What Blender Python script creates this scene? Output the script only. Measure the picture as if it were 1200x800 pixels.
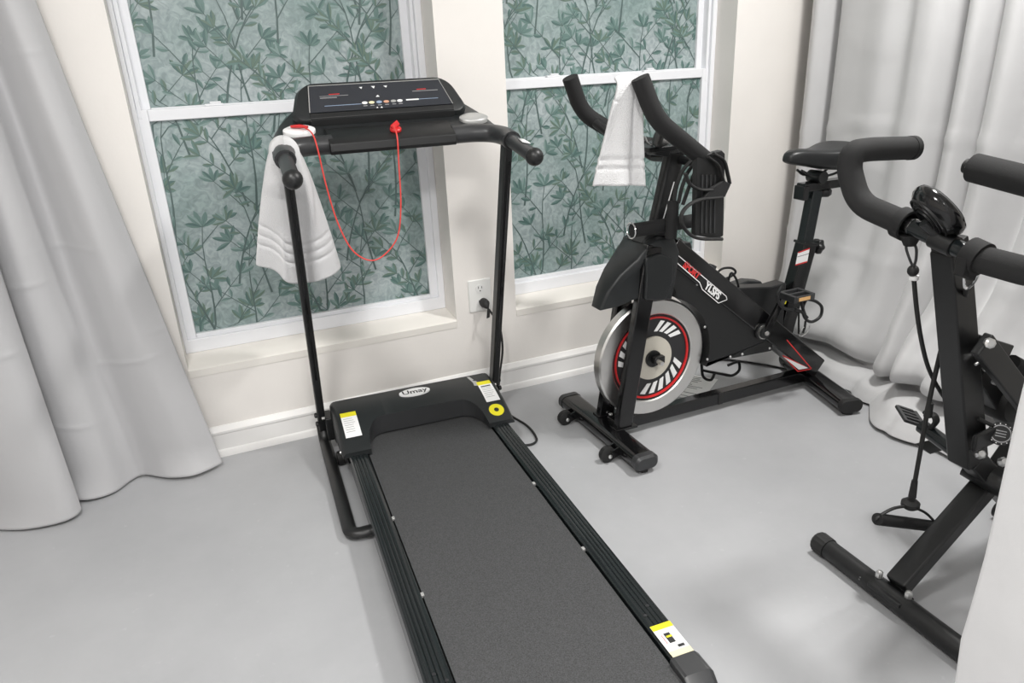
import bpy, math, random
from mathutils import Vector, Matrix
import numpy as np

for _o in list(bpy.data.objects):
    bpy.data.objects.remove(_o, do_unlink=True)
scene = bpy.context.scene
col = scene.collection
random.seed(7)

# ------------------------------------------------------------------ camera
FPX = 841.52
YAW, PITCH, ROLL = 0.401923, -0.372984, -0.047805
CAM = Vector((0.0, 0.0, 1.25))
_f = Vector((math.sin(YAW) * math.cos(PITCH), math.cos(YAW) * math.cos(PITCH), math.sin(PITCH)))
_r0 = Vector((math.cos(YAW), -math.sin(YAW), 0))
_u0 = _r0.cross(_f)
_r = math.cos(ROLL) * _r0 + math.sin(ROLL) * _u0
_u = -math.sin(ROLL) * _r0 + math.cos(ROLL) * _u0
cd = bpy.data.cameras.new('camera')
cam = bpy.data.objects.new('camera', cd)
col.objects.link(cam)
m = Matrix((_r, _u, -_f)).transposed().to_4x4()
m.translation = CAM
cam.matrix_world = m
cd.sensor_width = 36.0
cd.lens = FPX / 1200 * 36.0
cd.clip_start = 0.02
scene.camera = cam

# ------------------------------------------------------------------ world, lights, exposure
scene.view_settings.view_transform = 'Standard'
scene.view_settings.look = 'None'
scene.view_settings.gamma = 1.0
scene.view_settings.use_curve_mapping = False
scene.view_settings.exposure = 0.68
world = bpy.data.worlds.new('world')
scene.world = world
world.use_nodes = True
world.node_tree.nodes['Background'].inputs[0].default_value = (1.0, 0.99, 0.98, 1)
world.node_tree.nodes['Background'].inputs[1].default_value = 0.50


def area(name, loc, size, power, color=(1, 0.985, 0.96), rot=(0, 0, 0)):
    ld = bpy.data.lights.new(name, 'AREA')
    ld.shape = 'RECTANGLE'
    ld.size, ld.size_y = size
    ld.energy = power
    ld.color = color
    lo = bpy.data.objects.new(name, ld)
    lo.location = loc
    lo.rotation_euler = rot
    col.objects.link(lo)
    return lo


area('ceiling_lamp', (1.85, 1.20, 2.40), (0.22, 0.22), 24)
area('ceiling_lamp.001', (-0.35, 0.75, 2.40), (0.35, 0.35), 18)
area('ceiling_lamp.002', (0.3, -0.9, 2.40), (0.6, 0.6), 33)


def ray(x, y):
    d = _f + _r * ((x - 600) / FPX) - _u * ((y - 400) / FPX)
    return d


def PY(x, y, Y):          # photo direction met with the vertical plane y = Y
    d = ray(x, y)
    return CAM + d * (Y / d.y)


def PX(x, y, X):
    d = ray(x, y)
    return CAM + d * (X / d.x)


def PZ(x, y, z=0.0):
    d = ray(x, y)
    return CAM + d * ((z - CAM.z) / d.z)


# ------------------------------------------------------------------ materials
MATS = {}


def mat(name, color, rough=0.5, metal=0.0, noise=0.0, nscale=40.0, bump=0.0, bscale=200.0, spec=0.5, emit=0.0, coat=0.0, sheen=0.0):
    if name in MATS:
        return MATS[name]
    mt = bpy.data.materials.new(name)
    mt.use_nodes = True
    nt = mt.node_tree
    b = nt.nodes['Principled BSDF']
    b.inputs['Base Color'].default_value = (*color, 1)
    b.inputs['Roughness'].default_value = rough
    b.inputs['Metallic'].default_value = metal
    b.inputs['Specular IOR Level'].default_value = spec
    if coat:
        b.inputs['Coat Weight'].default_value = coat
        b.inputs['Coat Roughness'].default_value = 0.08
    if sheen:
        b.inputs['Sheen Weight'].default_value = sheen
    if emit:
        b.inputs['Emission Color'].default_value = (*color, 1)
        b.inputs['Emission Strength'].default_value = emit
    tc = nt.nodes.new('ShaderNodeTexCoord')
    if noise:
        n = nt.nodes.new('ShaderNodeTexNoise')
        n.inputs['Scale'].default_value = nscale
        n.inputs['Detail'].default_value = 5
        nt.links.new(tc.outputs['Object'], n.inputs['Vector'])
        r = nt.nodes.new('ShaderNodeValToRGB')
        r.color_ramp.elements[0].position = 0.3
        r.color_ramp.elements[1].position = 0.7
        r.color_ramp.elements[0].color = (*[c * (1 - noise) for c in color], 1)
        r.color_ramp.elements[1].color = (*[min(1, c * (1 + noise)) for c in color], 1)
        nt.links.new(n.outputs['Fac'], r.inputs[0])
        nt.links.new(r.outputs[0], b.inputs['Base Color'])
    if bump:
        n2 = nt.nodes.new('ShaderNodeTexNoise')
        n2.inputs['Scale'].default_value = bscale
        n2.inputs['Detail'].default_value = 3
        nt.links.new(tc.outputs['Object'], n2.inputs['Vector'])
        bp = nt.nodes.new('ShaderNodeBump')
        bp.inputs['Strength'].default_value = bump
        bp.inputs['Distance'].default_value = 0.004
        nt.links.new(n2.outputs['Fac'], bp.inputs['Height'])
        nt.links.new(bp.outputs['Normal'], b.inputs['Normal'])
    MATS[name] = mt
    return mt


M_WALL = mat('wall_paint', (0.82, 0.79, 0.755), 0.75, noise=0.015, nscale=6, bump=0.06, bscale=90)
M_TRIM = mat('trim_paint', (0.84, 0.83, 0.815), 0.4)
M_SILL = mat('sill_paint', (0.85, 0.82, 0.77), 0.5)
M_VINYL = mat('white_vinyl', (0.84, 0.85, 0.88), 0.35)
M_CEIL = mat('ceiling_paint', (0.85, 0.84, 0.82), 0.8)
M_BLACK = mat('black_powder_coat', (0.009, 0.0095, 0.010), 0.40, bump=0.03, bscale=700)
M_GLOSS = mat('black_gloss_paint', (0.004, 0.004, 0.0045), 0.15, coat=0.2)
M_PLASTIC = mat('dark_grey_plastic', (0.014, 0.016, 0.017), 0.40, bump=0.05, bscale=900)
M_PLAST2 = mat('charcoal_satin_plastic', (0.032, 0.033, 0.035), 0.36)
M_RAIL = mat('dark_ribbed_rail', (0.010, 0.013, 0.014), 0.20)
M_FOAM = mat('black_foam', (0.010, 0.010, 0.0105), 0.8, bump=0.25, bscale=900)
M_FOAMG = mat('charcoal_foam', (0.016, 0.016, 0.0165), 0.85, bump=0.3, bscale=700)
M_RUBBER = mat('black_rubber', (0.012, 0.012, 0.012), 0.6)
M_CHROME = mat('chrome', (0.80, 0.80, 0.80), 0.12, metal=1.0)
M_STEEL = mat('brushed_steel', (0.74, 0.73, 0.71), 0.30, metal=1.0)
M_BOLT = mat('zinc_bolt', (0.75, 0.75, 0.74), 0.3, metal=0.9)
M_SILVER = mat('silver_plastic', (0.50, 0.50, 0.49), 0.35, metal=0.4)
M_RED = mat('red_plastic', (0.62, 0.020, 0.022), 0.4)
M_REDC = mat('red_cord', (0.72, 0.06, 0.05), 0.5)
M_WHITE = mat('white_print', (0.86, 0.86, 0.86), 0.45)
M_GREYP = mat('grey_print', (0.33, 0.33, 0.34), 0.5)
M_BLUEP = mat('blue_grey_print', (0.28, 0.36, 0.50), 0.5)
M_ORNGP = mat('orange_print', (0.62, 0.33, 0.22), 0.5)
M_REDP = mat('red_print', (0.60, 0.03, 0.03), 0.5)
M_YELLOW = mat('yellow_print', (0.80, 0.72, 0.02), 0.45)
M_CREAM = mat('cream_print', (0.78, 0.72, 0.48), 0.5)
M_BLKP = mat('black_print', (0.02, 0.02, 0.022), 0.5)
M_HUB = mat('cream_plate', (0.56, 0.53, 0.46), 0.5)
M_AMBER = mat('amber_reflector', (0.75, 0.44, 0.18), 0.3)
M_SCREEN = mat('console_screen', (0.030, 0.033, 0.040), 0.14)
M_TOWEL = mat('white_terry', (0.80, 0.80, 0.81), 0.95, bump=0.9, bscale=380, sheen=0.3)
M_LEATH = mat('black_vinyl_saddle', (0.012, 0.013, 0.014), 0.38, bump=0.08, bscale=350)
M_PAPER = mat('white_paper', (0.80, 0.80, 0.79), 0.7)
M_OUTLET = mat('outlet_plastic', (0.82, 0.82, 0.80), 0.35)


def belt_mat():
    mt = mat('running_belt', (0.052, 0.053, 0.055), 0.75, noise=0.45, nscale=420, bump=0.4, bscale=600)
    return mt


M_BELT = belt_mat()


def floor_mat():
    mt = bpy.data.materials.new('painted_concrete')
    mt.use_nodes = True
    nt = mt.node_tree
    b = nt.nodes['Principled BSDF']
    tc = nt.nodes.new('ShaderNodeTexCoord')
    n1 = nt.nodes.new('ShaderNodeTexNoise'); n1.inputs['Scale'].default_value = 1.6; n1.inputs['Detail'].default_value = 8
    n1.inputs['Roughness'].default_value = 0.62
    n2 = nt.nodes.new('ShaderNodeTexNoise'); n2.inputs['Scale'].default_value = 38; n2.inputs['Detail'].default_value = 6
    for n in (n1, n2):
        nt.links.new(tc.outputs['Object'], n.inputs['Vector'])
    r1 = nt.nodes.new('ShaderNodeValToRGB')
    r1.color_ramp.elements[0].position = 0.32; r1.color_ramp.elements[0].color = (0.365, 0.370, 0.382, 1)
    r1.color_ramp.elements[1].position = 0.70; r1.color_ramp.elements[1].color = (0.435, 0.440, 0.452, 1)
    nt.links.new(n1.outputs['Fac'], r1.inputs[0])
    r2 = nt.nodes.new('ShaderNodeValToRGB')
    r2.color_ramp.elements[0].position = 0.66; r2.color_ramp.elements[0].color = (0, 0, 0, 1)
    r2.color_ramp.elements[1].position = 0.78; r2.color_ramp.elements[1].color = (0.35, 0.35, 0.35, 1)
    nt.links.new(n2.outputs['Fac'], r2.inputs[0])
    mx = nt.nodes.new('ShaderNodeMixRGB'); mx.blend_type = 'MIX'
    mx.inputs[2].default_value = (0.54, 0.545, 0.555, 1)
    nt.links.new(r2.outputs[0], mx.inputs[0])
    nt.links.new(r1.outputs[0], mx.inputs[1])
    nt.links.new(mx.outputs[0], b.inputs['Base Color'])
    b.inputs['Roughness'].default_value = 0.42
    b.inputs['Specular IOR Level'].default_value = 0.35
    bp = nt.nodes.new('ShaderNodeBump'); bp.inputs['Strength'].default_value = 0.12; bp.inputs['Distance'].default_value = 0.004
    nt.links.new(n2.outputs['Fac'], bp.inputs['Height'])
    nt.links.new(bp.outputs['Normal'], b.inputs['Normal'])
    return mt


M_FLOOR = floor_mat()


def film_mat():
    mt = bpy.data.materials.new('frosted_film')
    mt.use_nodes = True
    nt = mt.node_tree
    b = nt.nodes['Principled BSDF']
    tc = nt.nodes.new('ShaderNodeTexCoord')
    n1 = nt.nodes.new('ShaderNodeTexNoise'); n1.inputs['Scale'].default_value = 3.0; n1.inputs['Detail'].default_value = 6
    n2 = nt.nodes.new('ShaderNodeTexNoise'); n2.inputs['Scale'].default_value = 34; n2.inputs['Detail'].default_value = 4
    n2.inputs['Distortion'].default_value = 1.6
    for n in (n1, n2):
        nt.links.new(tc.outputs['Object'], n.inputs['Vector'])
    r1 = nt.nodes.new('ShaderNodeValToRGB')
    r1.color_ramp.elements[0].position = 0.34; r1.color_ramp.elements[0].color = (0.240, 0.325, 0.316, 1)
    r1.color_ramp.elements[1].position = 0.68; r1.color_ramp.elements[1].color = (0.400, 0.455, 0.468, 1)
    nt.links.new(n1.outputs['Fac'], r1.inputs[0])
    r2 = nt.nodes.new('ShaderNodeValToRGB')
    r2.color_ramp.elements[0].position = 0.35; r2.color_ramp.elements[0].color = (0.80, 0.82, 0.82, 1)
    r2.color_ramp.elements[1].position = 0.66; r2.color_ramp.elements[1].color = (1.14, 1.13, 1.12, 1)
    nt.links.new(n2.outputs['Fac'], r2.inputs[0])
    mx = nt.nodes.new('ShaderNodeMixRGB'); mx.blend_type = 'MULTIPLY'; mx.inputs[0].default_value = 1
    nt.links.new(r1.outputs[0], mx.inputs[1]); nt.links.new(r2.outputs[0], mx.inputs[2])
    nt.links.new(mx.outputs[0], b.inputs['Base Color'])
    b.inputs['Roughness'].default_value = 0.22
    bp = nt.nodes.new('ShaderNodeBump'); bp.inputs['Strength'].default_value = 0.25; bp.inputs['Distance'].default_value = 0.004
    nt.links.new(n2.outputs['Fac'], bp.inputs['Height'])
    nt.links.new(bp.outputs['Normal'], b.inputs['Normal'])
    return mt


M_FILM = film_mat()
M_LEAF = [mat('leaf_print_dark', (0.082, 0.152, 0.140), 0.35), mat('leaf_print_mid', (0.130, 0.215, 0.198), 0.35),
          mat('leaf_print_light', (0.215, 0.305, 0.288), 0.35), mat('leaf_print_moss', (0.125, 0.190, 0.150), 0.35),
          mat('leaf_print_stem', (0.085, 0.130, 0.125), 0.35)]


def curtain_mat(name, color, creases):
    mt = bpy.data.materials.new(name)
    mt.use_nodes = True
    nt = mt.node_tree
    b = nt.nodes['Principled BSDF']
    b.inputs['Base Color'].default_value = (*color, 1)
    b.inputs['Roughness'].default_value = 0.62
    b.inputs['Sheen Weight'].default_value = 0.25
    b.inputs['Specular IOR Level'].default_value = 0.3
    tc = nt.nodes.new('ShaderNodeTexCoord')
    wv = nt.nodes.new('ShaderNodeTexNoise'); wv.inputs['Scale'].default_value = 900
    nt.links.new(tc.outputs['Object'], wv.inputs['Vector'])
    n = nt.nodes.new('ShaderNodeTexNoise'); n.inputs['Scale'].default_value = 5; n.inputs['Detail'].default_value = 4
    nt.links.new(tc.outputs['Object'], n.inputs['Vector'])
    ad = nt.nodes.new('ShaderNodeMath'); ad.operation = 'MULTIPLY_ADD'
    nt.links.new(wv.outputs['Fac'], ad.inputs[0]); ad.inputs[1].default_value = 0.03
    nt.links.new(n.outputs['Fac'], ad.inputs[2])
    bp = nt.nodes.new('ShaderNodeBump'); bp.inputs['Strength'].default_value = 0.25; bp.inputs['Distance'].default_value = 0.02
    nt.links.new(ad.outputs[0], bp.inputs['Height'])
    nt.links.new(bp.outputs['Normal'], b.inputs['Normal'])
    return mt


M_CURT = curtain_mat('grey_blackout_curtain', (0.48, 0.48, 0.49), 1)
M_CURT2 = curtain_mat('light_grey_blackout_curtain', (0.53, 0.53, 0.535), 1)

# ------------------------------------------------------------------ mesh tools
OFF = {}


def root_of(o):
    while o.parent:
        o = o.parent
    return o


def thing(name, label, cat, loc=(0, 0, 0), rotz=0.0, group=None, kind=None, world_space=True):
    o = bpy.data.objects.new(name, None)
    o.empty_display_size = 0.05
    col.objects.link(o)
    o.location = loc
    o.rotation_euler = (0, 0, rotz)
    if label:
        o['label'] = label
    if cat:
        o['category'] = cat
    if group:
        o['group'] = group
    if kind:
        o['kind'] = kind
    OFF[o.name] = Vector(loc) if world_space else Vector((0, 0, 0))
    return o


def tag(o, label=None, cat=None, group=None, kind=None):
    if label: o['label'] = label
    if cat: o['category'] = cat
    if group: o['group'] = group
    if kind: o['kind'] = kind
    return o


def V(*a):
    return Vector(a[0]) if len(a) == 1 else Vector(a)


def smooth(pts, n=6, closed=False):
    P = [Vector(p) for p in pts]
    out = []
    L = len(P)
    rng = L if closed else L - 1
    for i in range(rng):
        if closed:
            p0, p1, p2, p3 = P[i - 1], P[i], P[(i + 1) % L], P[(i + 2) % L]
        else:
            p1, p2 = P[i], P[i + 1]
            p0 = P[i - 1] if i > 0 else p1 * 2 - p2
            p3 = P[i + 2] if i + 2 < L else p2 * 2 - p1
        for k in range(n):
            t = k / n
            out.append(0.5 * ((2 * p1) + (p2 - p0) * t + (2 * p0 - 5 * p1 + 4 * p2 - p3) * t * t + (3 * p1 - p0 - 3 * p2 + p3) * t ** 3))
    if not closed:
        out.append(P[-1])
    return out


def fillet(pts, rad, n=5):
    P = [Vector(p) for p in pts]
    out = [P[0]]
    for i in range(1, len(P) - 1):
        a = (P[i - 1] - P[i]); b = (P[i + 1] - P[i])
        r = min(rad, a.length * 0.49, b.length * 0.49)
        s = P[i] + a.normalized() * r
        e = P[i] + b.normalized() * r
        for k in range(n + 1):
            t = k / n
            out.append(s * (1 - t) ** 2 + P[i] * 2 * t * (1 - t) + e * t * t)
    out.append(P[-1])
    return out


class MB:
    def __init__(self):
        self.v = []; self.f = []; self.mi = []; self.cur = 0

    def add(self, verts, faces):
        b = len(self.v)
        self.v += [Vector(p) for p in verts]
        for fc in faces:
            self.f.append([b + i for i in fc]); self.mi.append(self.cur)
        return self

    def box(self, lo, hi):
        x0, y0, z0 = lo; x1, y1, z1 = hi
        return self.add([(x0, y0, z0), (x1, y0, z0), (x1, y1, z0), (x0, y1, z0), (x0, y0, z1), (x1, y0, z1), (x1, y1, z1), (x0, y1, z1)],
                        [(0, 3, 2, 1), (4, 5, 6, 7), (0, 1, 5, 4), (1, 2, 6, 5), (2, 3, 7, 6), (3, 0, 4, 7)])

    def beam(self, p, q, w, h, side=(0, 1, 0), w2=None, h2=None):
        p = Vector(p); q = Vector(q)
        d = (q - p).normalized(); s = Vector(side); s = (s - d * s.dot(d)).normalized(); u = d.cross(s).normalized()
        w2 = w2 or w; h2 = h2 or h
        vs = []
        for c, ww, hh in ((p, w, h), (q, w2, h2)):
            for a, b in ((-1, -1), (1, -1), (1, 1), (-1, 1)):
                vs.append(c + s * a * ww / 2 + u * b * hh / 2)
        return self.add(vs, [(3, 2, 1, 0), (4, 5, 6, 7), (0, 1, 5, 4), (1, 2, 6, 5), (2, 3, 7, 6), (3, 0, 4, 7)])

    def tube(self, pts, r, n=12, closed=False, cap=True, flat=1.0, up=None):
        P = [Vector(p) for p in pts]
        L = len(P)
        rs = r if isinstance(r, (list, tuple)) else [r] * L
        T = []
        for i in range(L):
            a = P[i - 1] if (i > 0 or closed) else P[i]
            b = P[(i + 1) % L] if (i < L - 1 or closed) else P[i]
            T.append((b - a).normalized())
        ref = Vector(up) if up else (Vector((0, 0, 1)) if abs(T[0].z) < 0.9 else Vector((1, 0, 0)))
        s = T[0].cross(ref).normalized()
        vs = []
        for i in range(L):
            if up:
                s2 = T[i].cross(ref)
                s = s2.normalized() if s2.length > 1e-4 else s
            else:
                s = (s - T[i] * s.dot(T[i])).normalized()
            u = s.cross(T[i]).normalized()
            for k in range(n):
                a = 2 * math.pi * k / n
                vs.append(P[i] + (s * math.cos(a) + u * math.sin(a) * flat) * rs[i])
        fs = []
        for i in range(L if closed else L - 1):
            j = (i + 1) % L
            for k in range(n):
                k2 = (k + 1) % n
                fs.append((i * n + k, i * n + k2, j * n + k2, j * n + k))
        if cap and not closed:
            fs.append(tuple(range(n - 1, -1, -1)))
            fs.append(tuple((L - 1) * n + k for k in range(n)))
        return self.add(vs, fs)

    def lathe(self, c, axis, prof, n=32):
        c = Vector(c); ax = Vector(axis).normalized()
        ref = Vector((0, 0, 1)) if abs(ax.z) < 0.9 else Vector((1, 0, 0))
        s = ax.cross(ref).normalized(); u = s.cross(ax)
        vs = []; L = len(prof)
        for (r, h) in prof:
            for k in range(n):
                a = 2 * math.pi * k / n
                vs.append(c + ax * h + (s * math.cos(a) + u * math.sin(a)) * r)
        fs = []
        for i in range(L - 1):
            for k in range(n):
                k2 = (k + 1) % n
                fs.append((i * n + k, i * n + k2, (i + 1) * n + k2, (i + 1) * n + k))
        fs.append(tuple(range(n - 1, -1, -1)))
        fs.append(tuple((L - 1) * n + k for k in range(n)))
        return self.add(vs, fs)

    def ring(self, c, axis, prof, n=48):          # closed profile swept round an axis
        c = Vector(c); ax = Vector(axis).normalized()
        ref = Vector((0, 0, 1)) if abs(ax.z) < 0.9 else Vector((1, 0, 0))
        s = ax.cross(ref).normalized(); u = s.cross(ax)
        L = len(prof); vs = []
        for k in range(n):
            a = 2 * math.pi * k / n
            for (r, h) in prof:
                vs.append(c + ax * h + (s * math.cos(a) + u * math.sin(a)) * r)
        fs = []
        for k in range(n):
            k2 = (k + 1) % n
            for i in range(L):
                j = (i + 1) % L
                fs.append((k * L + i, k * L + j, k2 * L + j, k2 * L + i))
        return self.add(vs, fs)

    def disc(self, c, axis, r, h, n=24):
        return self.lathe(c, axis, [(r, -h / 2), (r, h / 2)], n)

    def sphere(self, c, r, sc=(1, 1, 1), n=16):
        c = Vector(c); vs = []; fs = []
        m_ = n // 2
        for i in range(m_ + 1):
            t = math.pi * i / m_
            for k in range(n):
                a = 2 * math.pi * k / n
                vs.append(c + Vector((math.sin(t) * math.cos(a) * sc[0], math.sin(t) * math.sin(a) * sc[1], math.cos(t) * sc[2])) * r)
        for i in range(m_):
            for k in range(n):
                k2 = (k + 1) % n
                fs.append((i * n + k, (i + 1) * n + k, (i + 1) * n + k2, i * n + k2))
        return self.add(vs, fs)

    def loft(self, secs, cap=True, closed=False):   # secs: list of equal-length closed loops
        n = len(secs[0]); vs = [p for s in secs for p in s]; fs = []
        L = len(secs)
        for i in range(L if closed else L - 1):
            j = (i + 1) % L
            for k in range(n):
                k2 = (k + 1) % n
                fs.append((i * n + k, i * n + k2, j * n + k2, j * n + k))
        if cap and not closed:
            fs.append(tuple(range(n - 1, -1, -1)))
            fs.append(tuple((L - 1) * n + k for k in range(n)))
        return self.add(vs, fs)

    def prism(self, poly, vec):       # poly: 3-D loop, extruded by vec
        P = [Vector(p) for p in poly]; d = Vector(vec)
        return self.loft([P, [p + d for p in P]])

    def grid(self, fn, nu, nv):
        vs = [fn(i / nu, j / nv) for j in range(nv + 1) for i in range(nu + 1)]
        fs = [(j * (nu + 1) + i, j * (nu + 1) + i + 1, (j + 1) * (nu + 1) + i + 1, (j + 1) * (nu + 1) + i) for j in range(nv) for i in range(nu)]
        return self.add(vs, fs)

    def build(self, name, material, parent=None, bevel=0.0, seg=2, ang=35, sub=0, solid=0.0, fix=True):
        me = bpy.data.meshes.new(name)
        off = OFF[root_of(parent).name] if parent else Vector((0, 0, 0))
        me.from_pydata([p - off for p in self.v], [], self.f)
        mats = material if isinstance(material, (list, tuple)) else [material]
        for mm in mats:
            me.materials.append(mm)
        for p, i in zip(me.polygons, self.mi):
            p.material_index = min(i, len(mats) - 1)
        if fix:
            import bmesh
            bm = bmesh.new(); bm.from_mesh(me)
            bmesh.ops.recalc_face_normals(bm, faces=bm.faces)
            bm.to_mesh(me); bm.free()
        for p in me.polygons:
            p.use_smooth = True
        try:
            me.set_sharp_from_angle(angle=math.radians(ang))
        except Exception:
            pass
        o = bpy.data.objects.new(name, me)
        col.objects.link(o)
        if parent:
            o.parent = parent
        else:
            OFF[o.name] = Vector((0, 0, 0))
        if solid:
            md = o.modifiers.new('thick', 'SOLIDIFY'); md.thickness = solid; md.offset = 0
        if bevel:
            md = o.modifiers.new('bevel', 'BEVEL'); md.width = bevel; md.segments = seg; md.limit_method = 'ANGLE'
            md.angle_limit = math.radians(40); md.harden_normals = True
        if sub:
            md = o.modifiers.new('sub', 'SUBSURF'); md.levels = sub; md.render_levels = sub
        return o


def text_mesh(txt, size, shear=0.0, bold=0.0, space=1.0):
    cu = bpy.data.curves.new('txt', 'FONT')
    cu.body = txt; cu.size = size; cu.align_x = 'CENTER'; cu.align_y = 'CENTER'
    cu.shear = shear; cu.offset = bold; cu.space_character = space
    cu.resolution_u = 3
    ob = bpy.data.objects.new('txt', cu)
    col.objects.link(ob)
    dg = bpy.context.evaluated_depsgraph_get()
    me = bpy.data.meshes.new_from_object(ob.evaluated_get(dg))
    vs = [v.co.copy() for v in me.vertices]; fs = [tuple(p.vertices) for p in me.polygons]
    bpy.data.objects.remove(ob); bpy.data.meshes.remove(me)
    return vs, fs


def put_text(txt, size, origin, ex, ey, name, material, parent, **kw):
    vs, fs = text_mesh(txt, size, **kw)
    o_ = Vector(origin); ex = Vector(ex).normalized(); ey = Vector(ey).normalized()
    mb = MB().add([o_ + ex * v.x + ey * v.y for v in vs], fs)
    return mb.build(name, material, parent, fix=False)


def decal(mb, o_, ex, ey, x0, y0, x1, y1, lift=(0, 0, 0)):
    o_ = Vector(o_) + Vector(lift); ex = Vector(ex); ey = Vector(ey)
    mb.add([o_ + ex * x0 + ey * y0, o_ + ex * x1 + ey * y0, o_ + ex * x1 + ey * y1, o_ + ex * x0 + ey * y1], [(0, 1, 2, 3)])
    return mb


def rrect(w, h, r, n=4):
    out = []
    for cx, cy, a0 in ((w / 2 - r, h / 2 - r, 0), (-w / 2 + r, h / 2 - r, 90), (-w / 2 + r, -h / 2 + r, 180), (w / 2 - r, -h / 2 + r, 270)):
        for k in range(n + 1):
            a = math.radians(a0 + 90 * k / n)
            out.append((cx + r * math.cos(a), cy + r * math.sin(a)))
    return out

# ------------------------------------------------------------------ the setting
WY = 2.465          # back wall face
XL, XR, YF, ZC = -2.2, 2.56, -2.4, 2.45
OPEN = [(-0.132, 0.822), (1.072, 2.075)]
SILL, HEAD = 0.335, 1.98

fl = MB().box((XL - 0.1, YF, -0.1), (XR + 0.1, 3.0, 0.0)).build('floor', M_FLOOR)
fl['kind'] = 'structure'
ce = MB().box((XL - 0.1, YF, ZC), (XR + 0.1, WY + 0.22, ZC + 0.1)).build('ceiling', M_CEIL)
ce['kind'] = 'structure'
wb = MB()
TW = 0.22
xs = [XL - 0.1, OPEN[0][0], OPEN[0][1], OPEN[1][0], OPEN[1][1], XR + 0.1]
for i in (0, 2, 4):
    wb.box((xs[i], WY, 0), (xs[i + 1], WY + TW, ZC))
for i in (1, 3):
    wb.box((xs[i], WY, HEAD), (xs[i + 1], WY + TW, ZC))
    wb.box((xs[i], WY, 0), (xs[i + 1], WY + TW, SILL - 0.02))
wb = wb.build('wall_back', M_WALL)
wb['kind'] = 'structure'
for i, (a, b) in enumerate(OPEN):          # sloped plaster sills with a soft front edge
    t = MB().loft([[(x, WY - 0.002, SILL - 0.03), (x, WY - 0.004, SILL - 0.004), (x, WY + 0.004, SILL + 0.002), (x, WY + 0.15, SILL + 0.018), (x, WY + 0.15, SILL - 0.03)] for x in (a, b)])
    t = t.build('trim_%d' % (i + 1), M_SILL)
    t['kind'] = 'structure'
wr = MB().box((XR, YF, 0), (XR + 0.1, WY, ZC)).build('wall_right', M_WALL); wr['kind'] = 'structure'
wl = MB().box((XL - 0.1, YF, 0), (XL, WY, ZC)).build('wall_left', M_WALL); wl['kind'] = 'structure'
# baseboard with bead on top and shoe moulding below
prof = [(0, 0), (0.022, 0), (0.022, 0.012), (0.018, 0.022), (0.013, 0.026), (0.012, 0.082), (0.016, 0.086), (0.016, 0.094), (0.010, 0.102), (0.005, 0.110), (0, 0.112)]
bbd = MB().loft([[(x, WY - a, z) for a, z in prof] for x in (XL, XR)]).build('baseboard_back', M_TRIM, ang=25)
bbd['kind'] = 'structure'
# white partition end close to the camera on the right
ex_, ey_ = 1.000, 0.549
pts = []
wpart = MB()
secs = []
rr = random.Random(3)
for k in range(30):
    z = ZC * k / 29
    w_ = 0.002 * math.sin(z * 19) + 0.0012 * rr.uniform(-1, 1) + (0.004 if 0.30 < z < 0.36 else 0)
    secs.append([(ex_ + 0.006, ey_ + w_, z), (ex_, ey_ + w_ - 0.008, z), (ex_, YF, z), (ex_ + 0.12, YF, z), (ex_ + 0.12, ey_, z)])
wpart.loft(secs)
wp = wpart.build('wall_front', mat('partition_paint', (0.80, 0.80, 0.81), 0.6, noise=0.02, nscale=14, bump=0.1, bscale=60), ang=50)
wp['kind'] = 'structure'


# ------------------------------------------------------------------ windows with printed leaf film
LEAFN = [0]


def leaf(mb, p, ang, ln, wd, tone, lay):
    LEAFN[0] += 1
    lay = -0.0003 - 1.1e-6 * (LEAFN[0] % 1500)
    d = Vector((math.cos(ang), 0, math.sin(ang))); s = Vector((-math.sin(ang), 0, math.cos(ang)))
    mids = [(0.0, 0.05), (0.25, 0.62), (0.55, 1.0), (0.82, 0.70), (1.0, 0.0)]
    bend = random.uniform(-0.12, 0.12) * ln
    c = [p + d * (t * ln) + s * (bend * t * t) + Vector((0, lay, 0)) for t, _ in mids]
    for sg, tn in ((1, tone[0]), (-1, tone[1])):
        e = [c[i] + s * (sg * mids[i][1] * wd) for i in range(5)]
        mb.cur = tn
        fcs = [(0, 1, 5), (1, 2, 6, 5), (2, 3, 7, 6), (3, 4, 7)]
        mb.add(c + e[1:4], fcs if sg < 0 else [q[::-1] for q in fcs])
    mb.cur = 4
    mb.add([c[0] + s * 0.0008, c[0] - s * 0.0008, c[3]], [(0, 2, 1)])
    for q_ in (-1, -2, -3):
        mb.v[q_].y -= 4e-7


def stem(mb, pts, w0, w1, lay):
    LEAFN[0] += 1
    lay = -0.0003 - 1.1e-6 * (LEAFN[0] % 1500)
    mb.cur = 4
    n = len(pts)
    vs = []
    for i, p in enumerate(pts):
        a = pts[max(i - 1, 0)]; b = pts[min(i + 1, n - 1)]
        d = (b - a).normalized(); s = Vector((-d.z, 0, d.x))
        w = w0 + (w1 - w0) * i / (n - 1)
        vs += [p + s * w + Vector((0, lay, 0)), p - s * w + Vector((0, lay, 0))]
    mb.add(vs, [(2 * i, 2 * i + 2, 2 * i + 3, 2 * i + 1) for i in range(n - 1)])


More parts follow.
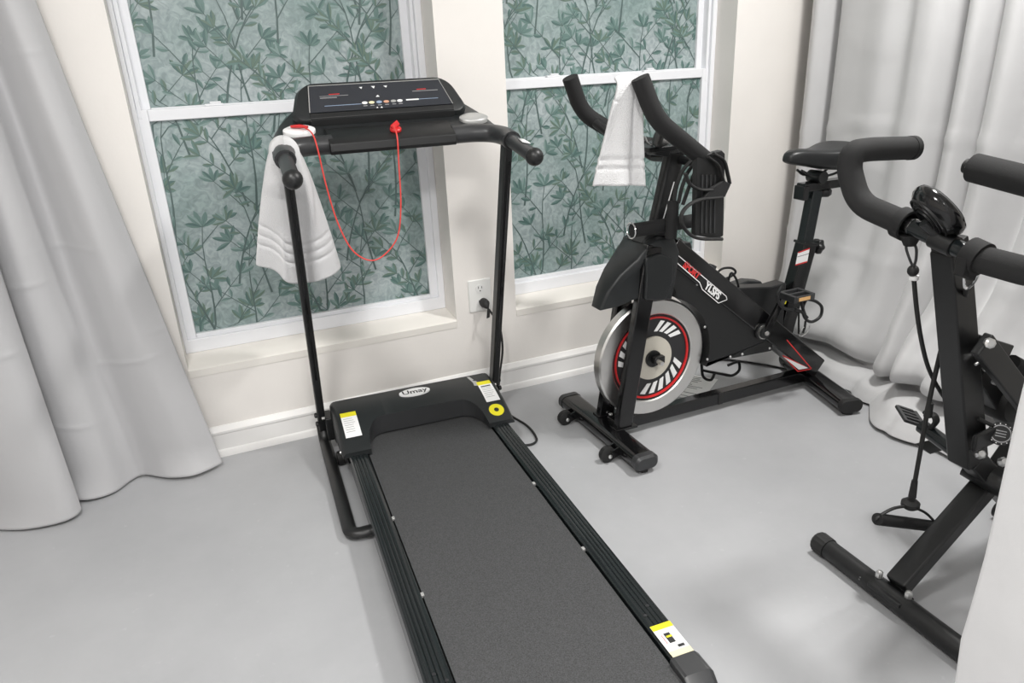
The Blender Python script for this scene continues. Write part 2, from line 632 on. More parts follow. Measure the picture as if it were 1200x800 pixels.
def plant(mb, base, hgt, lean, rnd, kind, flip):
    lay = -0.0004 - 0.0001 * rnd.randint(0, 8)
    p0 = Vector(base)
    main = [p0 + Vector((lean * t * t * hgt * flip, 0, hgt * t)) + Vector((0.012 * math.sin(t * 5) * flip, 0, 0)) for t in [k / 7 for k in range(8)]]
    stem(mb, main, 0.0036, 0.0012, lay)

    def cluster(p, ang, n=5, ln=0.056):
        for k in range(n):
            a = ang + (k - (n - 1) / 2) * 0.58 + rnd.uniform(-.15, .15)
            tn = rnd.choice([(0, 1), (1, 0), (1, 2), (2, 1), (0, 1), (1, 1)] if kind == 0 else [(3, 1), (1, 3), (3, 2), (0, 3), (2, 3)])
            leaf(mb, p, a, ln * rnd.uniform(0.75, 1.12), ln * rnd.uniform(0.120, 0.165), tn, lay - 0.00005 * k)
    cluster(main[-1], math.pi / 2 + rnd.uniform(-.3, .3), 5)
    for i, sd in ((2, 1), (3, -1), (4, 1), (5, -1), (6, 1)):
        if rnd.random() < 0.14:
            continue
        sd *= flip
        q = main[i]
        L = hgt * rnd.uniform(0.20, 0.36)
        a = math.pi / 2 - sd * rnd.uniform(0.45, 0.85)
        br = [q + Vector((math.cos(a - sd * 0.25 * t) * L * t, 0, math.sin(a + sd * 0.2 * t) * L * t)) for t in (0, .33, .66, 1)]
        stem(mb, br, 0.002, 0.001, lay)
        cluster(br[-1], a + rnd.uniform(-.2, .2), rnd.choice([3, 3, 4, 5]))
        for t_ in (1, 2):
            for s2 in (1, -1):
                if rnd.random() < 0.6:
                    tn = rnd.choice([(0, 1), (1, 2), (2, 1)] if kind == 0 else [(3, 1), (1, 3)])
                    leaf(mb, br[t_], a + s2 * rnd.uniform(.6, 1.0), rnd.uniform(.034, .048), rnd.uniform(.0060, .0085), tn, lay - 0.0001)


def clip_mesh(mb, x0, x1, z0, z1):
    out = MB()
    for fc, mi in zip(mb.f, mb.mi):
        P = [mb.v[i] for i in fc]
        if any(p.x < x0 or p.x > x1 or p.z < z0 or p.z > z1 for p in P):
            if all(p.x < x0 or p.x > x1 or p.z < z0 or p.z > z1 for p in P):
                continue
            P = [Vector((min(max(p.x, x0), x1), p.y, min(max(p.z, z0), z1))) for p in P]
        out.cur = mi
        out.add(P, [tuple(range(len(P)))])
    return out


def leaf_print(parent, x0, x1, z0, z1, Y, phase):
    mb = MB()
    rnd = random.Random(11)
    spec = [(0.00, 0.00, 0.40, 0.10, 0, 1), (0.20, 0.16, 0.36, 0.20, 0, -1), (0.11, 0.22, 0.36, 0.60, 1, 1), (0.30, 0.36, 0.40, 0.12, 0, 1), (0.36, 0.02, 0.32, 0.5, 1, -1)]
    TWd, THt = 0.38, 0.46
    for i in range(-1, 5):
        for j in range(-2, 4):
            for (a, b, h, ln, kd, fp) in spec:
                bx = x0 + phase[0] + i * TWd + a + (0.2 if j % 2 else 0) + rnd.uniform(-.015, .015)
                bz = z0 + phase[1] + j * THt + b + rnd.uniform(-.02, .02)
                if bx < x0 - .3 or bx > x1 + .3 or bz > z1 or bz + h < z0 - .02:
                    continue
                plant(mb, (bx, Y, bz), h, ln, rnd, kd, fp)
    mb = clip_mesh(mb, x0 + .001, x1 - .001, z0 + .001, z1 - .001)
    o = mb.build('leaf_print', M_LEAF, parent, fix=False)
    for pg_ in o.data.polygons:
        pg_.use_smooth = False
    o['kind'] = 'stuff'
    return o


def window(n, xo0, xo1, xs0, xs1, dz):
    w = thing('window_%d' % n, None, None, (xo0, 2.60, SILL), kind='structure')
    # frame lining the opening
    Y0, Y1 = 2.585, 2.665
    f = MB()
    f.box((xo0, Y0, SILL + 0.015), (xs0 + 0.004, Y1, HEAD)).box((xs1 - 0.004, Y0, SILL + 0.015), (xo1, Y1, HEAD))
    f.box((xs0, Y0, SILL + 0.015), (xs1, Y1, 0.398)).box((xs0, Y0, HEAD - 0.03), (xs1, Y1, HEAD))
    f.box((xs0 + 0.004, Y0 + 0.012, 1.13), (xs0 + 0.018, Y1, HEAD - .03)).box((xs1 - 0.018, Y0 + 0.012, 1.13), (xs1 - 0.004, Y1, HEAD - .03))
    f.build('window_frame', M_VINYL, w, bevel=0.003)
    zr0, zr1 = 1.121 + dz, 1.156 + dz
    s = MB()
    st = 0.034
    s.box((xs0, 2.598, 0.396), (xs0 + st, 2.626, zr1)).box((xs1 - st, 2.598, 0.396), (xs1, 2.626, zr1))
    s.box((xs0 + st, 2.598, 0.396), (xs1 - st, 2.626, 0.412)).box((xs0 + st, 2.598, zr0), (xs1 - st, 2.626, zr1))
    s.build('lower_sash', M_VINYL, w, bevel=0.003)
    u = MB()
    ux0, ux1 = xs0 + 0.012, xs1 - 0.012
    su = 0.032
    u.box((ux0, 2.629, zr1 - .03), (ux0 + su, 2.655, HEAD - .03)).box((ux1 - su, 2.629, zr1 - .03), (ux1, 2.655, HEAD - .03))
    u.box((ux0 + su, 2.629, zr1 - .03), (ux1 - su, 2.655, zr1 + .004)).box((ux0 + su, 2.629, HEAD - .065), (ux1 - su, 2.655, HEAD - .03))
    u.build('upper_sash', M_VINYL, w, bevel=0.003)
    pl = MB().box((xs0 + st - .004, 2.611, 0.408), (xs1 - st + .004, 2.616, zr0 + .004)).build('pane', M_FILM, w)
    leaf_print(pl, xs0 + st, xs1 - st, 0.412, zr0, 2.611, (0.07 * n, -0.05))
    pu = MB().box((ux0 + su - .004, 2.641, zr1), (ux1 - su + .004, 2.646, HEAD - .06)).build('pane', M_FILM, w)
    leaf_print(pu, ux0 + su, ux1 - su, zr1 + .004, HEAD - .065, 2.641, (0.02 + 0.1 * n, -0.22))
    for lx in ((xs0 * 0.75 + xs1 * 0.25), (xs0 * 0.3 + xs1 * 0.7)):
        k = MB().box((lx - .028, 2.602, zr1), (lx + .028, 2.622, zr1 + .007)).box((lx - .012, 2.604, zr1 + .007), (lx + .022, 2.618, zr1 + .013))
        k.build('sash_lock', M_VINYL, w, bevel=0.002)
    gz = zr0
    return w


window(1, OPEN[0][0], OPEN[0][1], -0.122, 0.801, 0.0)
window(2, OPEN[1][0], OPEN[1][1], 1.090, 2.058, 0.026)
# daylight side is closed off by an outer board of siding so no gap shows behind the film
for i, (a, b) in enumerate(OPEN):
    bo = MB().box((a - .05, WY + TW, SILL - .1), (b + .05, WY + TW + .02, HEAD + .1)).build('trim_%d' % (i + 3), M_TRIM)
    bo['kind'] = 'structure'

# wall outlet
ol = thing('wall_outlet', 'white duplex outlet plate on the wall between the two windows', 'outlet', (0.923, WY, 0.42))
oc = Vector((0.923, WY, 0.418))
ow, oh = 0.094, 0.128
pl = [(oc.x + a, WY - 0.0005, oc.z + b) for a, b in rrect(ow, oh, 0.006)]
pl2 = [(oc.x + a, WY - 0.006, oc.z + b) for a, b in rrect(ow - .006, oh - .006, 0.006)]
MB().loft([pl, pl2]).build('cover_plate', M_OUTLET, ol, ang=20)
for dz in (0.0275, -0.0275):
    s = MB().prism([(oc.x + a * 0.017, WY - 0.0061, oc.z + dz + b * 0.0165) for a, b in [(math.cos(t * math.pi / 12), math.sin(t * math.pi / 12)) for t in range(24)]], (0, -0.0018, 0)).build('socket', mat('socket_plastic', (0.80, 0.80, 0.79), 0.3), ol)
    h = MB()
    h.box((oc.x - .008, WY - .0084, oc.z + dz + .001), (oc.x - .0056, WY - .0078, oc.z + dz + .010))
    h.box((oc.x + .0056, WY - .0084, oc.z + dz + .001), (oc.x + .008, WY - .0078, oc.z + dz + .009))
    h.lathe((oc.x, WY - .0081, oc.z + dz - .008), (0, 1, 0), [(.0026, -.0003), (.0026, .0003)], 10)
    h.build('slot', M_BLKP, s)

# ------------------------------------------------------------------ curtains
def plan_curtain(name, label, bottom, mid, top, ztop, m_, group=None, foldback=True):
    NB = 8
    B = smooth([(p[0], p[1], 0) for p in bottom], NB); Md = smooth([(p[0], p[1], 0) for p in mid], NB); T = smooth([(p[0], p[1], 0) for p in top], NB)
    n = len(B) - 1
    rows = 300
    rnd = random.Random(5)
    cre = [(0.27, .05), (0.42, -.06), (0.55, .05), (0.70, -.04), (0.80, .03), (1.07, -.02), (1.34, .02)]

    def fn(u, v):
        i = int(round(u * n))
        z = 0.006 + (ztop - 0.006) * v
        t = z / ztop
        if t < .5:
            p = B[i].lerp(Md[i], t * 2)
        else:
            p = Md[i].lerp(T[i], t * 2 - 1)
        q = p.copy()
        q.y = 2.435 - (2.435 - q.y) * 1.55
        for cz, sl in cre:
            dd = (z - cz - sl * (u - .5) - 0.012 * math.sin(u * 9 + cz * 7))
            q.y -= 0.0034 * math.exp(-(dd / 0.006) ** 2) * max(0.0, math.sin(u * 9 + cz * 15)) ** 1.5
        q.y -= 0.007 * math.sin(u * 23 + z * 6) * (1 - t)
        if z < 0.10:       # hem eases on to the floor
            q.y -= 0.035 * (1 - z / 0.10) ** 2 * (0.5 + 0.5 * math.sin(u * 17))
        q.z = z + (0.010 * (0.5 + 0.5 * math.sin(u * 13 + 1)) * (1 - v) ** 14)
        return q
    o = MB().grid(fn, n, rows).build(name, m_, None, fix=False, ang=80, solid=0.0025)
    tag(o, label, 'curtain', group)
    return o


cB = [(-0.085, 2.405), (-0.135, 2.398), (-0.190, 2.392), (-0.260, 2.402), (-0.330, 2.432), (-0.370, 2.425), (-0.420, 2.395), (-0.490, 2.392), (-0.550, 2.415), (-0.560, 2.435), (-0.535, 2.40), (-0.505, 2.345), (-0.545, 2.315), (-0.65, 2.325), (-0.75, 2.37), (-0.82, 2.42), (-0.90, 2.35), (-1.02, 2.32), (-1.10, 2.40)]
cM = [(-0.245, 2.405), (-0.275, 2.375), (-0.315, 2.365), (-0.360, 2.395), (-0.400, 2.432), (-0.425, 2.428), (-0.455, 2.385), (-0.490, 2.375), (-0.535, 2.415), (-0.548, 2.435), (-0.545, 2.40), (-0.545, 2.345), (-0.575, 2.315), (-0.65, 2.325), (-0.71, 2.37), (-0.76, 2.42), (-0.82, 2.35), (-0.90, 2.32), (-0.97, 2.40)]
cT = [(-0.385, 2.405), (-0.405, 2.375), (-0.425, 2.365), (-0.450, 2.395), (-0.475, 2.432), (-0.490, 2.428), (-0.510, 2.385), (-0.535, 2.375), (-0.560, 2.415), (-0.570, 2.435), (-0.575, 2.40), (-0.585, 2.345), (-0.605, 2.315), (-0.64, 2.325), (-0.67, 2.37), (-0.70, 2.42), (-0.74, 2.35), (-0.79, 2.32), (-0.84, 2.40)]
plan_curtain('curtain', 'straight grey blackout curtain hanging beside the treadmill window', cB, cM, cT, 2.25, M_CURT)


# right curtain: runs along the right wall and piles up on the floor
def right_curtain():
    prof = [(2.405, .020), (2.375, .040), (2.33, .055), (2.290, .015), (2.270, -.020), (2.245, .030), (2.20, .045), (2.10, .052), (2.01, .060), (1.93, .045), (1.87, .060), (1.81, .050), (1.765, .0), (1.735, -.025), (1.705, .050), (1.66, .065), (1.628, .02), (1.612, -.005), (1.585, .055), (1.53, .075), (1.48, .02), (1.43, -.02), (1.39, .045), (1.33, .06), (1.27, .015), (1.22, -.01), (1.16, .05), (1.08, .06), (1.02, .0), (0.96, .03), (0.90, .06), (0.84, .03)]
    pr = smooth([(a, b, 0) for a, b in prof], 8)
    n = len(pr) - 1
    # vertical run, belly, tuck and spill as one curve: (reach into the room, height)
    path = [(0.0, 2.25), (0.0, 1.7), (0.0, 1.2), (0.01, 0.94), (0.03, 0.74), (0.07, 0.56), (0.14, 0.395), (0.22, 0.275), (0.275, 0.205), (0.292, 0.160), (0.268, 0.128), (0.215, 0.118), (0.172, 0.104), (0.185, 0.086), (0.255, 0.088), (0.325, 0.068), (0.360, 0.034), (0.380, 0.008)]
    ps = smooth([(a, 0, b) for a, b in path], 9)
    nv = len(ps) - 1
    X0 = 2.435

    def amp(y):        # how far the pile reaches into the room along the wall
        t_ = max(0.0, min(1.0, (1.62 - y) / .18))
        return 0.72 + 0.04 * math.sin(y * 9 + 0.6) + .30 * t_ * t_ * (3 - 2 * t_)

    def fn(u, v):
        i = int(round(u * n)); j = int(round(v * nv))
        y = pr[i].x; d = pr[i].y
        pth = ps[j]
        t = max(0.0, min(1.0, pth.z / 0.9))
        low = 1 - t
        a = amp(y) + 0.75 * max(0.0, min(1.0, (y - 1.95) / 0.3)) ** 1.5 * max(0.0, 1 - pth.z / .22) * max(0.0, min(1.0, (j - 90) / 25))
        a *= 1 - .7 * max(0.0, min(1.0, (y - 2.12) / .22)) * (1 - max(0.0, min(1.0, (j - 95) / 16)))
        wob = 0.5 + 0.5 * math.sin(y * 21 + j * 0.10) * low
        tail = max(0.0, min(1.0, (j - 95) / 16))
        x = X0 - d * 1.45 * ((0.62 + 0.38 * t) * (1 - tail) + .14 * tail) - .03 * tail - pth.x * a - low * 0.020 * (1 - .5 * tail) * math.sin(y * 11 + 1.0 + pth.x * 9)
        z = pth.z
        lift = max(0.0, 1 - pth.z / .45)
        z = pth.z * (1 + lift * (.22 * math.sin(y * 8.5 + 2.4) + .10 * (1 - tail * .6) * math.sin(y * 19 + pth.x * 14))) + .003 * lift
        yy = y - low ** 2 * (0.03 * math.sin(y * 7 + 2)) + low ** 3 * 0.06 + low ** 2 * 0.012 * math.sin(pth.x * 30 + y * 13)
        for cz, sl, am in ((0.93, 0.03, .006), (0.50, -.02, .004), (1.22, .02, .003)):
            dd = pth.z - cz - sl * math.sin(y * 4) - .008 * math.sin(y * 13)
            x -= am * math.exp(-(dd / 0.011) ** 2)
        yy = min(yy, 2.45)
        return Vector((x, yy, max(z, 0.004)))
    o = MB().grid(fn, n, nv).build('curtain', M_CURT2, None, fix=False, ang=80, solid=0.0025)
    tag(o, 'light grey curtain with its hem piled on the floor behind the exercise bikes', 'curtain')
    return o


right_curtain()

# ------------------------------------------------------------------ treadmill (own frame: x across, y towards the wall)
TLOC = (0.50, 1.0, 0.0)
TROT = -math.radians(3.4)
tm = thing('treadmill', 'black folding treadmill with a long belt and console facing the window', 'treadmill', TLOC, TROT, world_space=False)
DZ = 0.098
# deck frame under the belt
d = MB().box((-0.245, -0.15, 0.030), (0.245, 1.22, 0.078))
d.build('deck', M_BLACK, tm, bevel=0.004)
# running belt
b = MB()
bw = 0.208
secs = []
for (y, z) in [(-0.165, 0.06), (-0.185, 0.072), (-0.178, 0.086), (-0.155, 0.092), (1.20, 0.092), (1.235, 0.085), (1.24, 0.07)]:
    secs.append([(-bw, y, z), (bw, y, z), (bw, y, z - .006), (-bw, y, z - .006)])
b.loft(secs).build('running_belt', M_BELT, tm, ang=60)
# side rails with long ribs
for s in (-1, 1):
    prof = [(0.213, 0.078), (0.213, DZ), (0.219, DZ + .004)]
    for k in range(4):
        x0 = 0.221 + k * 0.0105
        prof += [(x0, DZ + .0045), (x0 + .0035, DZ + .0058), (x0 + .0075, DZ + .0058), (x0 + .0095, DZ + .0035)]
    prof += [(0.266, DZ + .003), (0.270, DZ - .003), (0.270, 0.045), (0.262, 0.036), (0.213, 0.036)]
    r = MB().loft([[(s * x, y, z) for x, z in prof] for y in (-0.085, 1.15)]).build('side_rail', M_RAIL, tm, ang=22)
    # rear end cap
    ec = MB()
    ec.loft([[(s * 0.206, y, 0.030), (s * 0.206, y, zt - .004), (s * 0.214, y, zt), (s * (xo - .012), y, zt), (s * xo, y, zt - .012), (s * xo, y, 0.03)] for y, zt, xo in ((-0.074, DZ + .012, .275), (-0.125, DZ + .010, .277), (-0.158, DZ - .014, .274), (-0.195, DZ - .045, .268))])
    ec.build('end_cap', M_PLAST2, tm, bevel=0.003, ang=25)
    # feet of the deck
    MB().box((s * .235 - .02, -0.14, 0.0), (s * .235 + .02, -0.10, 0.032)).build('deck_foot', M_RUBBER, tm, bevel=.003)
    MB().lathe((s * .288, 1.18, .024), (1, 0, 0), [(.018, -.012), (.024, -.009), (.024, .009), (.018, .012)], 20).build('deck_wheel', M_RUBBER, tm)
    for yy in (0.33, 0.66):
        MB().box((s * .209 - .004, yy - .006, .088), (s * .209 + .004, yy + .006, .096)).build('belt_guide', M_SILVER, tm, bevel=.001)
    for k, xx in enumerate((0.226, 0.246)):
        MB().lathe((s * xx, 0.055 + .025 * k, DZ + .0058), (0, 0, 1), [(.004, -.001), (.004, .0008)], 12).build('screw', M_BLKP, tm)
# motor cover: low hump with an arch cut over the belt
NX = 40
cov_x = [-0.290 + 0.580 * i / NX for i in range(NX + 1)]


def cov_front(x):
    ax = abs(x)
    if ax >= 0.200:
        return 1.030
    t = max(0.0, (ax - 0.135) / 0.065)
    return 1.158 - (1.158 - 1.030) * (1 - math.sqrt(max(0, 1 - t * t)))


def cov_z(x, y):           # top surface: slopes from the back ridge to the front tongues
    t = (y - 1.03) / (1.30 - 1.03)
    z = 0.116 + 0.062 * math.sin(min(1, max(0, t) * 1.12) * math.pi / 2)
    edge = max(0.0, abs(x) - 0.276) / 0.014
    return z - 0.012 * edge * edge


xs_c = sorted(set([-0.290, -0.287, -0.282, -0.276] + [-0.26 + 0.02 * k for k in range(4)] + [-0.2 + 0.005 * k for k in range(0, 17)] + [-0.12 + 0.03 * k for k in range(9)] + [0.12 + 0.005 * k for k in range(17)] + [0.2 + 0.02 * k for k in range(4)] + [0.276, 0.282, 0.287, 0.290]))
secs = []
for x in xs_c:
    yf = cov_front(x)
    ys = [yf + (1.30 - yf) * k / 12 for k in range(13)]
    loop = [(x, yf, 0.100 if abs(x) > .2 else 0.097)] + [(x, y, cov_z(x, y)) for y in ys]
    loop += [(x, 1.318, cov_z(x, 1.30) - .012), (x, 1.325, cov_z(x, 1.3) - .035), (x, 1.322, 0.05), (x, 1.25, 0.045), (x, max(yf, 1.2) + .01, 0.07)]
    secs.append(loop)
mc = MB().loft(secs).build('motor_cover', M_PLASTIC, tm, ang=32, bevel=0.0)
af = MB()
axs = [q for q in xs_c if abs(q) <= .196]
af.loft([[(x, cov_front(x) - .0012, .0975), (x, cov_front(x) - .0012, cov_z(x, cov_front(x)) - .001), (x, cov_front(x) + .003, cov_z(x, cov_front(x)) - .001), (x, cov_front(x) + .003, .0975)] for x in axs]).build('arch_face', M_PLAST2, mc, ang=50)
MB().loft([[(x, 1.30, cov_z(x, 1.30) - 0.0008 + .0), (x, 1.301, cov_z(x, 1.3) + .0006), (x, 1.303, cov_z(x, 1.3) - .0008)] for x in (-.27, .27)]).build('ridge_line', M_PLAST2, mc)


def on_cover(pts, lift=0.0008):
    return [Vector((x, y, cov_z(x, y) + lift)) for x, y in pts]


def cov_patch(mb, x0, y0, x1, y1, lift=0.0008, n=5):
    for k in range(n):
        a = y0 + (y1 - y0) * k / n; c = y0 + (y1 - y0) * (k + 1) / n
        mb.add(on_cover([(x0, a), (x1, a), (x1, c), (x0, c)], lift), [(0, 1, 2, 3)])
    return mb


# warning labels on the tongues
def label(x0, y0, x1, y1, disc=None):
    w = cov_patch(MB(), x0, y0, x1, y1, .0012).build('warning_label', M_WHITE, tm, fix=False)
    h = (y1 - y0)
    cov_patch(MB(), x0, y1 - .2 * h, x1, y1, .0014, 2).build('label_header', M_YELLOW, w, fix=False)
    l = MB()
    rnd = random.Random(int(abs(x0) * 1000))
    for k in range(7):
        yy = y1 - (.28 + .085 * k) * h
        cov_patch(l, x0 + .006, yy - .002, x1 - .006 - rnd.random() * .014, yy, .0014, 1)
    l.build('label_text', M_GREYP, w, fix=False)
    return w


label(-0.268, 1.088, -0.216, 1.205)
label(0.222, 1.118, 0.272, 1.235)
wl_ = cov_patch(MB(), 0.230, 1.198, 0.264, 1.204, .0016, 1).build('label_bar', M_BLKP, tm, fix=False)
# yellow round sticker
cx, cy = 0.243, 1.078
ring = [(cx + .026 * math.cos(t * math.pi / 16), cy + .026 * math.sin(t * math.pi / 16)) for t in range(32)]
yd = MB().add(on_cover(ring, .001), [tuple(range(32))]).build('round_sticker', M_YELLOW, tm, fix=False)
dm = [(cx + .009 * math.cos(t * math.pi / 4), cy + .009 * math.sin(t * math.pi / 4)) for t in range(8)]
MB().add(on_cover(dm, .0016), [tuple(range(8))]).build('sticker_symbol', M_BLKP, yd, fix=False)
# oval maker's badge on the cover
slope = Vector((0, 0.05, cov_z(0, 1.275) - cov_z(0, 1.225))).normalized()
bc = Vector((0.0, 1.250, cov_z(0, 1.250) + .0045))
ov = [bc + Vector((1, 0, 0)) * (.055 * math.cos(t * math.pi / 20)) + slope * (.026 * math.sin(t * math.pi / 20)) for t in range(40)]
bd = MB().prism(ov, Vector((0, slope.z, -slope.y)) * .005).build('badge', M_WHITE, tm)
put_text('Umay', 0.038, bc + Vector((0, -slope.z, slope.y)) * .0006, (1, 0, 0), slope, 'badge_text', M_BLKP, bd, bold=0.0006)
# silver flash mark
fm = MB()
fm.add(on_cover([(0.205, 1.293), (0.214, 1.290), (0.232, 1.226), (0.212, 1.238)], .001), [(0, 1, 2, 3)])
fm.add(on_cover([(0.212, 1.238), (0.232, 1.226), (0.250, 1.206), (0.210, 1.216)], .001), [(0, 1, 2, 3)])
fm.build('flash_mark', M_SILVER, tm, fix=False)
# rear sticker on the right rail
zr = DZ + .0066
rs = MB().box((0.2165, -0.062, zr - .001), (0.2655, 0.020, zr)).build('warning_label', M_WHITE, tm)
MB().box((0.2165, 0.005, zr), (0.2655, 0.020, zr + .0004)).build('label_header', M_YELLOW, rs)
MB().box((0.2165, -0.075, zr - .0005), (0.2655, -0.056, zr + .0003)).build('label_footer', M_CREAM, rs)
p = MB().box((0.232, -0.036, zr), (0.246, -0.008, zr + .0005)).box((0.243, -0.052, zr), (0.258, -0.045, zr + .0005)); p.build('pictogram', M_BLKP, rs)
MB().box((0.234, -0.021, zr + .0005), (0.247, -0.016, zr + .0009)).build('pictogram_stripe', M_YELLOW, rs)
MB().box((0.2255, -0.036, zr), (0.2268, -0.010, zr + .0004)).build('pictogram_line', M_REDP, rs)
# upright posts
for s in (-1, 1):
    x = s * 0.322
    P0 = Vector((x, 1.352, 0.060)); P1 = Vector((x, 1.072, 1.015))
    up = MB().beam(P0, P1, 0.026, 0.044, (1, 0, 0)).build('upright_post', M_BLACK, tm, bevel=0.006, seg=3)
    # inner slot line of the extrusion
    MB().beam(P0 + Vector((0, -.0225, .02)), P1 + Vector((0, -.0225, -.05)), 0.006, 0.003, (1, 0, 0)).build('groove', M_GLOSS, up)
    # floor loop: flat tube that carries the post
    if s > 0:
        MB().box((.300, 1.27, 0), (.336, 1.37, .075)).build('floor_foot', M_BLACK, tm, bevel=.006)
    lp = fillet([(x, 1.352, 0.075), (x, 1.325, 0.022), (x, 0.735, 0.022), (s * 0.262, 0.735, 0.022)], 0.045, 6)
    if s < 0:
        MB().tube(lp, 0.020, 12, flat=0.72, up=(0, 0, 1)).build('floor_loop', M_BLACK, tm)
    lp2 = fillet([(s * .262, 0.735, 0.022), (s * 0.236, 0.735, .022), (s * .236, 0.80, .030)], 0.02)
    if s < 0:
        MB().tube(lp2, 0.017, 10, flat=0.8, up=(0, 0, 1)).build('loop_return', M_BLACK, tm)
    br = MB().box((s * .300 - .012, 1.285, 0.04), (s * .300 + .012, 1.36, 0.125))
    br.build('pivot_bracket', M_BLACK, tm, bevel=.004)
    for k, (yy, zz) in enumerate(((1.325, 0.128), (1.318, 0.098))):
        MB().lathe((x + s * .013, yy, zz), (s, 0, 0), [(.009, 0), (.010, .004), (.008, .009), (.004, .010)], 8).build('bolt', M_BLACK, tm)
    MB().tube([(s * .286, 1.312, .118), (x, 1.312, .118)], .006, 10).build('pivot_pin', M_STEEL, tm)
    MB().lathe((s * .2905, 1.085, .095), (s, 0, 0), [(.006, 0), (.0055, .003), (.002, .0045)], 12).build('screw', M_BOLT, tm)
# handrail: U frame with arms that run back to the user
for s in (-1, 1):
    arm = [(s * .180, 1.170, 1.046), (s * .255, 1.165, 1.046), (s * .306, 1.140, 1.042), (s * .324, 1.080, 1.036), (s * .324, 1.030, 1.028)]
    MB().tube(smooth(arm, 5), 0.029, 16, flat=0.95, up=(0, 0, 1)).build('handrail_arm', M_PLAST2, tm, ang=50)
    yend = 0.845
    gp = [(s * .324, 1.045, 1.030), (s * .324, 0.95, 1.014), (s * .324, yend + .02, 1.000)]
    MB().tube(gp, 0.0205, 18).build('handle_grip', M_PLAST2, tm, ang=50)
    MB().lathe((s * .324, 1.036, 1.0285), (0, 1, .15), [(.0255, -.006), (.027, -.004), (.027, .006), (.0255, .008)], 20).build('grip_collar', M_BLACK, tm)
    MB().sphere((s * .324, yend + .012, 0.999), 0.0255, (1, 1.05, 1), 20).build('end_knob', M_BLACK, tm)
    if s > 0:
        hp = MB().add([(s * .324 + a, y, 1.0307 + (y - .91) * .15) for a, y in ((-.007, .925), (.009, .905), (.009, .955), (-.004, .968))], [(0, 1, 2, 3)])
        hp.build('pulse_pad', M_WHITE, tm, fix=False, solid=.002)
# console body: lofted across x
secs = []
for x in [-.352, -.345, -.33, -.31, -.285, -.25, -.2, -.1, 0, .1, .2, .25, .285, .31, .33, .345, .352]:
    ax = abs(x)
    e = max(0.0, (ax - .24) / .112)
    yf = 1.175 - 0.08 * e ** 1.6
    yb = 1.375 - 0.13 * e ** 1.8
    zt = 1.135 if ax < .2 else 1.135 + .012 * math.sin(min(1, (ax - .2) / .07) * math.pi)
    zt = zt - .085 * e ** 1.8
    zf = 1.060 - 0.016 * e
    zb = 1.030 - 0.008 * e
    secs.append([(x, yf, zb), (x, yf - .004, zf), (x, yf + .05, zf + (zt - zf) * .33), (x, yf + (yb - yf) * .55, zf + (zt - zf) * .62), (x, yb - .02, zt), (x, yb, zt - .012), (x, yb - .02, zb + .01)])
MB().loft(secs).build('console_body', M_PLASTIC, tm, ang=40, bevel=0.0)
# tray with the safety key switch in front
tr = MB()
secs = []
for x, k in ((-.192, .6), (-.186, 1), (.176, 1), (.182, .6)):
    secs.append([(x, 1.128, 1.020), (x, 1.122, 1.030), (x, 1.124, 1.050), (x, 1.132, 1.057), (x, 1.205, 1.087), (x, 1.23, 1.086), (x, 1.23, 1.02)])
tr.loft(secs).build('console_tray', M_BLACK, tm, bevel=.002, ang=25)
# silver oval speakers
for s, xx in ((-1, -.263), (1, .268)):
    yb_ = 1.215
    nrm = Vector((0, -.38, 1)).normalized(); ey2 = Vector((0, 1, .38)).normalized()
    c = Vector((xx, yb_, 1.0895))
    ov = [c + Vector((1, 0, 0)) * (.046 * math.cos(t * math.pi / 16)) + ey2 * (.030 * math.sin(t * math.pi / 16)) for t in range(32)]
    MB().loft([[p - nrm * .012 for p in ov], [p for p in ov], [c + (p - c) * .82 + nrm * .004 for p in ov]]).build('speaker_oval', M_SILVER if s > 0 else M_WHITE, tm, ang=60)
# display housing: tilted rounded slab
hx = Vector((1, 0, 0)); hy = Vector((0, .70, .714)).normalized(); hn = Vector((0, -.714, .70)).normalized()
hc = Vector((-0.006, 1.293, 1.158))


def hpt(a, b, c):
    return hc + hx * a + hy * b + hn * c


def hloop(wt, wb, h, r, c, dy=0):
    out = []
    base = rrect(1.0, h, r, 5)
    for a, bb in base:
        t = (bb + h / 2) / h
        w = wb + (wt - wb) * t
        # keep the corner radius in metres
        aa = (abs(a) - .5) + w / 2
        out.append(hpt(math.copysign(aa, a), bb + dy, c))
    return out


dh = MB().loft([hloop(.47, .53, .118, .03, -.045, -.004), hloop(.475, .548, .138, .04, -.030, -.002), hloop(.472, .552, .146, .042, -.008), hloop(.452, .536, .138, .040, .004), hloop(.436, .522, .130, .036, .0055)])
dh.build('display_housing', M_PLASTIC, tm, ang=35)
lip = MB().loft([[hpt(-w, -.052, .004), hpt(-w, -.050, .010), hpt(-w, -.072, .006), hpt(-w, -.088, -.018), hpt(-w, -.070, -.022)] if 0 else [hpt(w, -.050, .003), hpt(w, -.049, .0095), hpt(w, -.066, .008), hpt(w, -.080, -.014), hpt(w, -.066, -.022)] for w in (-.218, .222)])
lip.build('housing_lip', M_BLACK, tm, bevel=.002)
sc_l = [hpt(-.205, .056, .0062), hpt(.200, .056, .0062), hpt(.222, -.046, .0062), hpt(-.218, -.046, .0062)]
scr = MB().prism(sc_l, hn * .003).build('screen', M_SCREEN, tm)
oo = Vector(hc) + hn * .0097
bo = MB()
for (a, b2, c_, d_) in ((-.205, .054, .200, .0565), ):
    decal(bo, oo, hx, hy, a, b2, c_, d_)
bo.add([hpt(-.205, .056, .0097), hpt(-.2025, .056, .0097), hpt(-.2155, -.046, .0097), hpt(-.218, -.046, .0097)], [(0, 1, 2, 3)])
bo.add([hpt(.200, .056, .0097), hpt(.1985, .056, .0097), hpt(.2205, -.046, .0097), hpt(.222, -.046, .0097)], [(0, 1, 2, 3)])
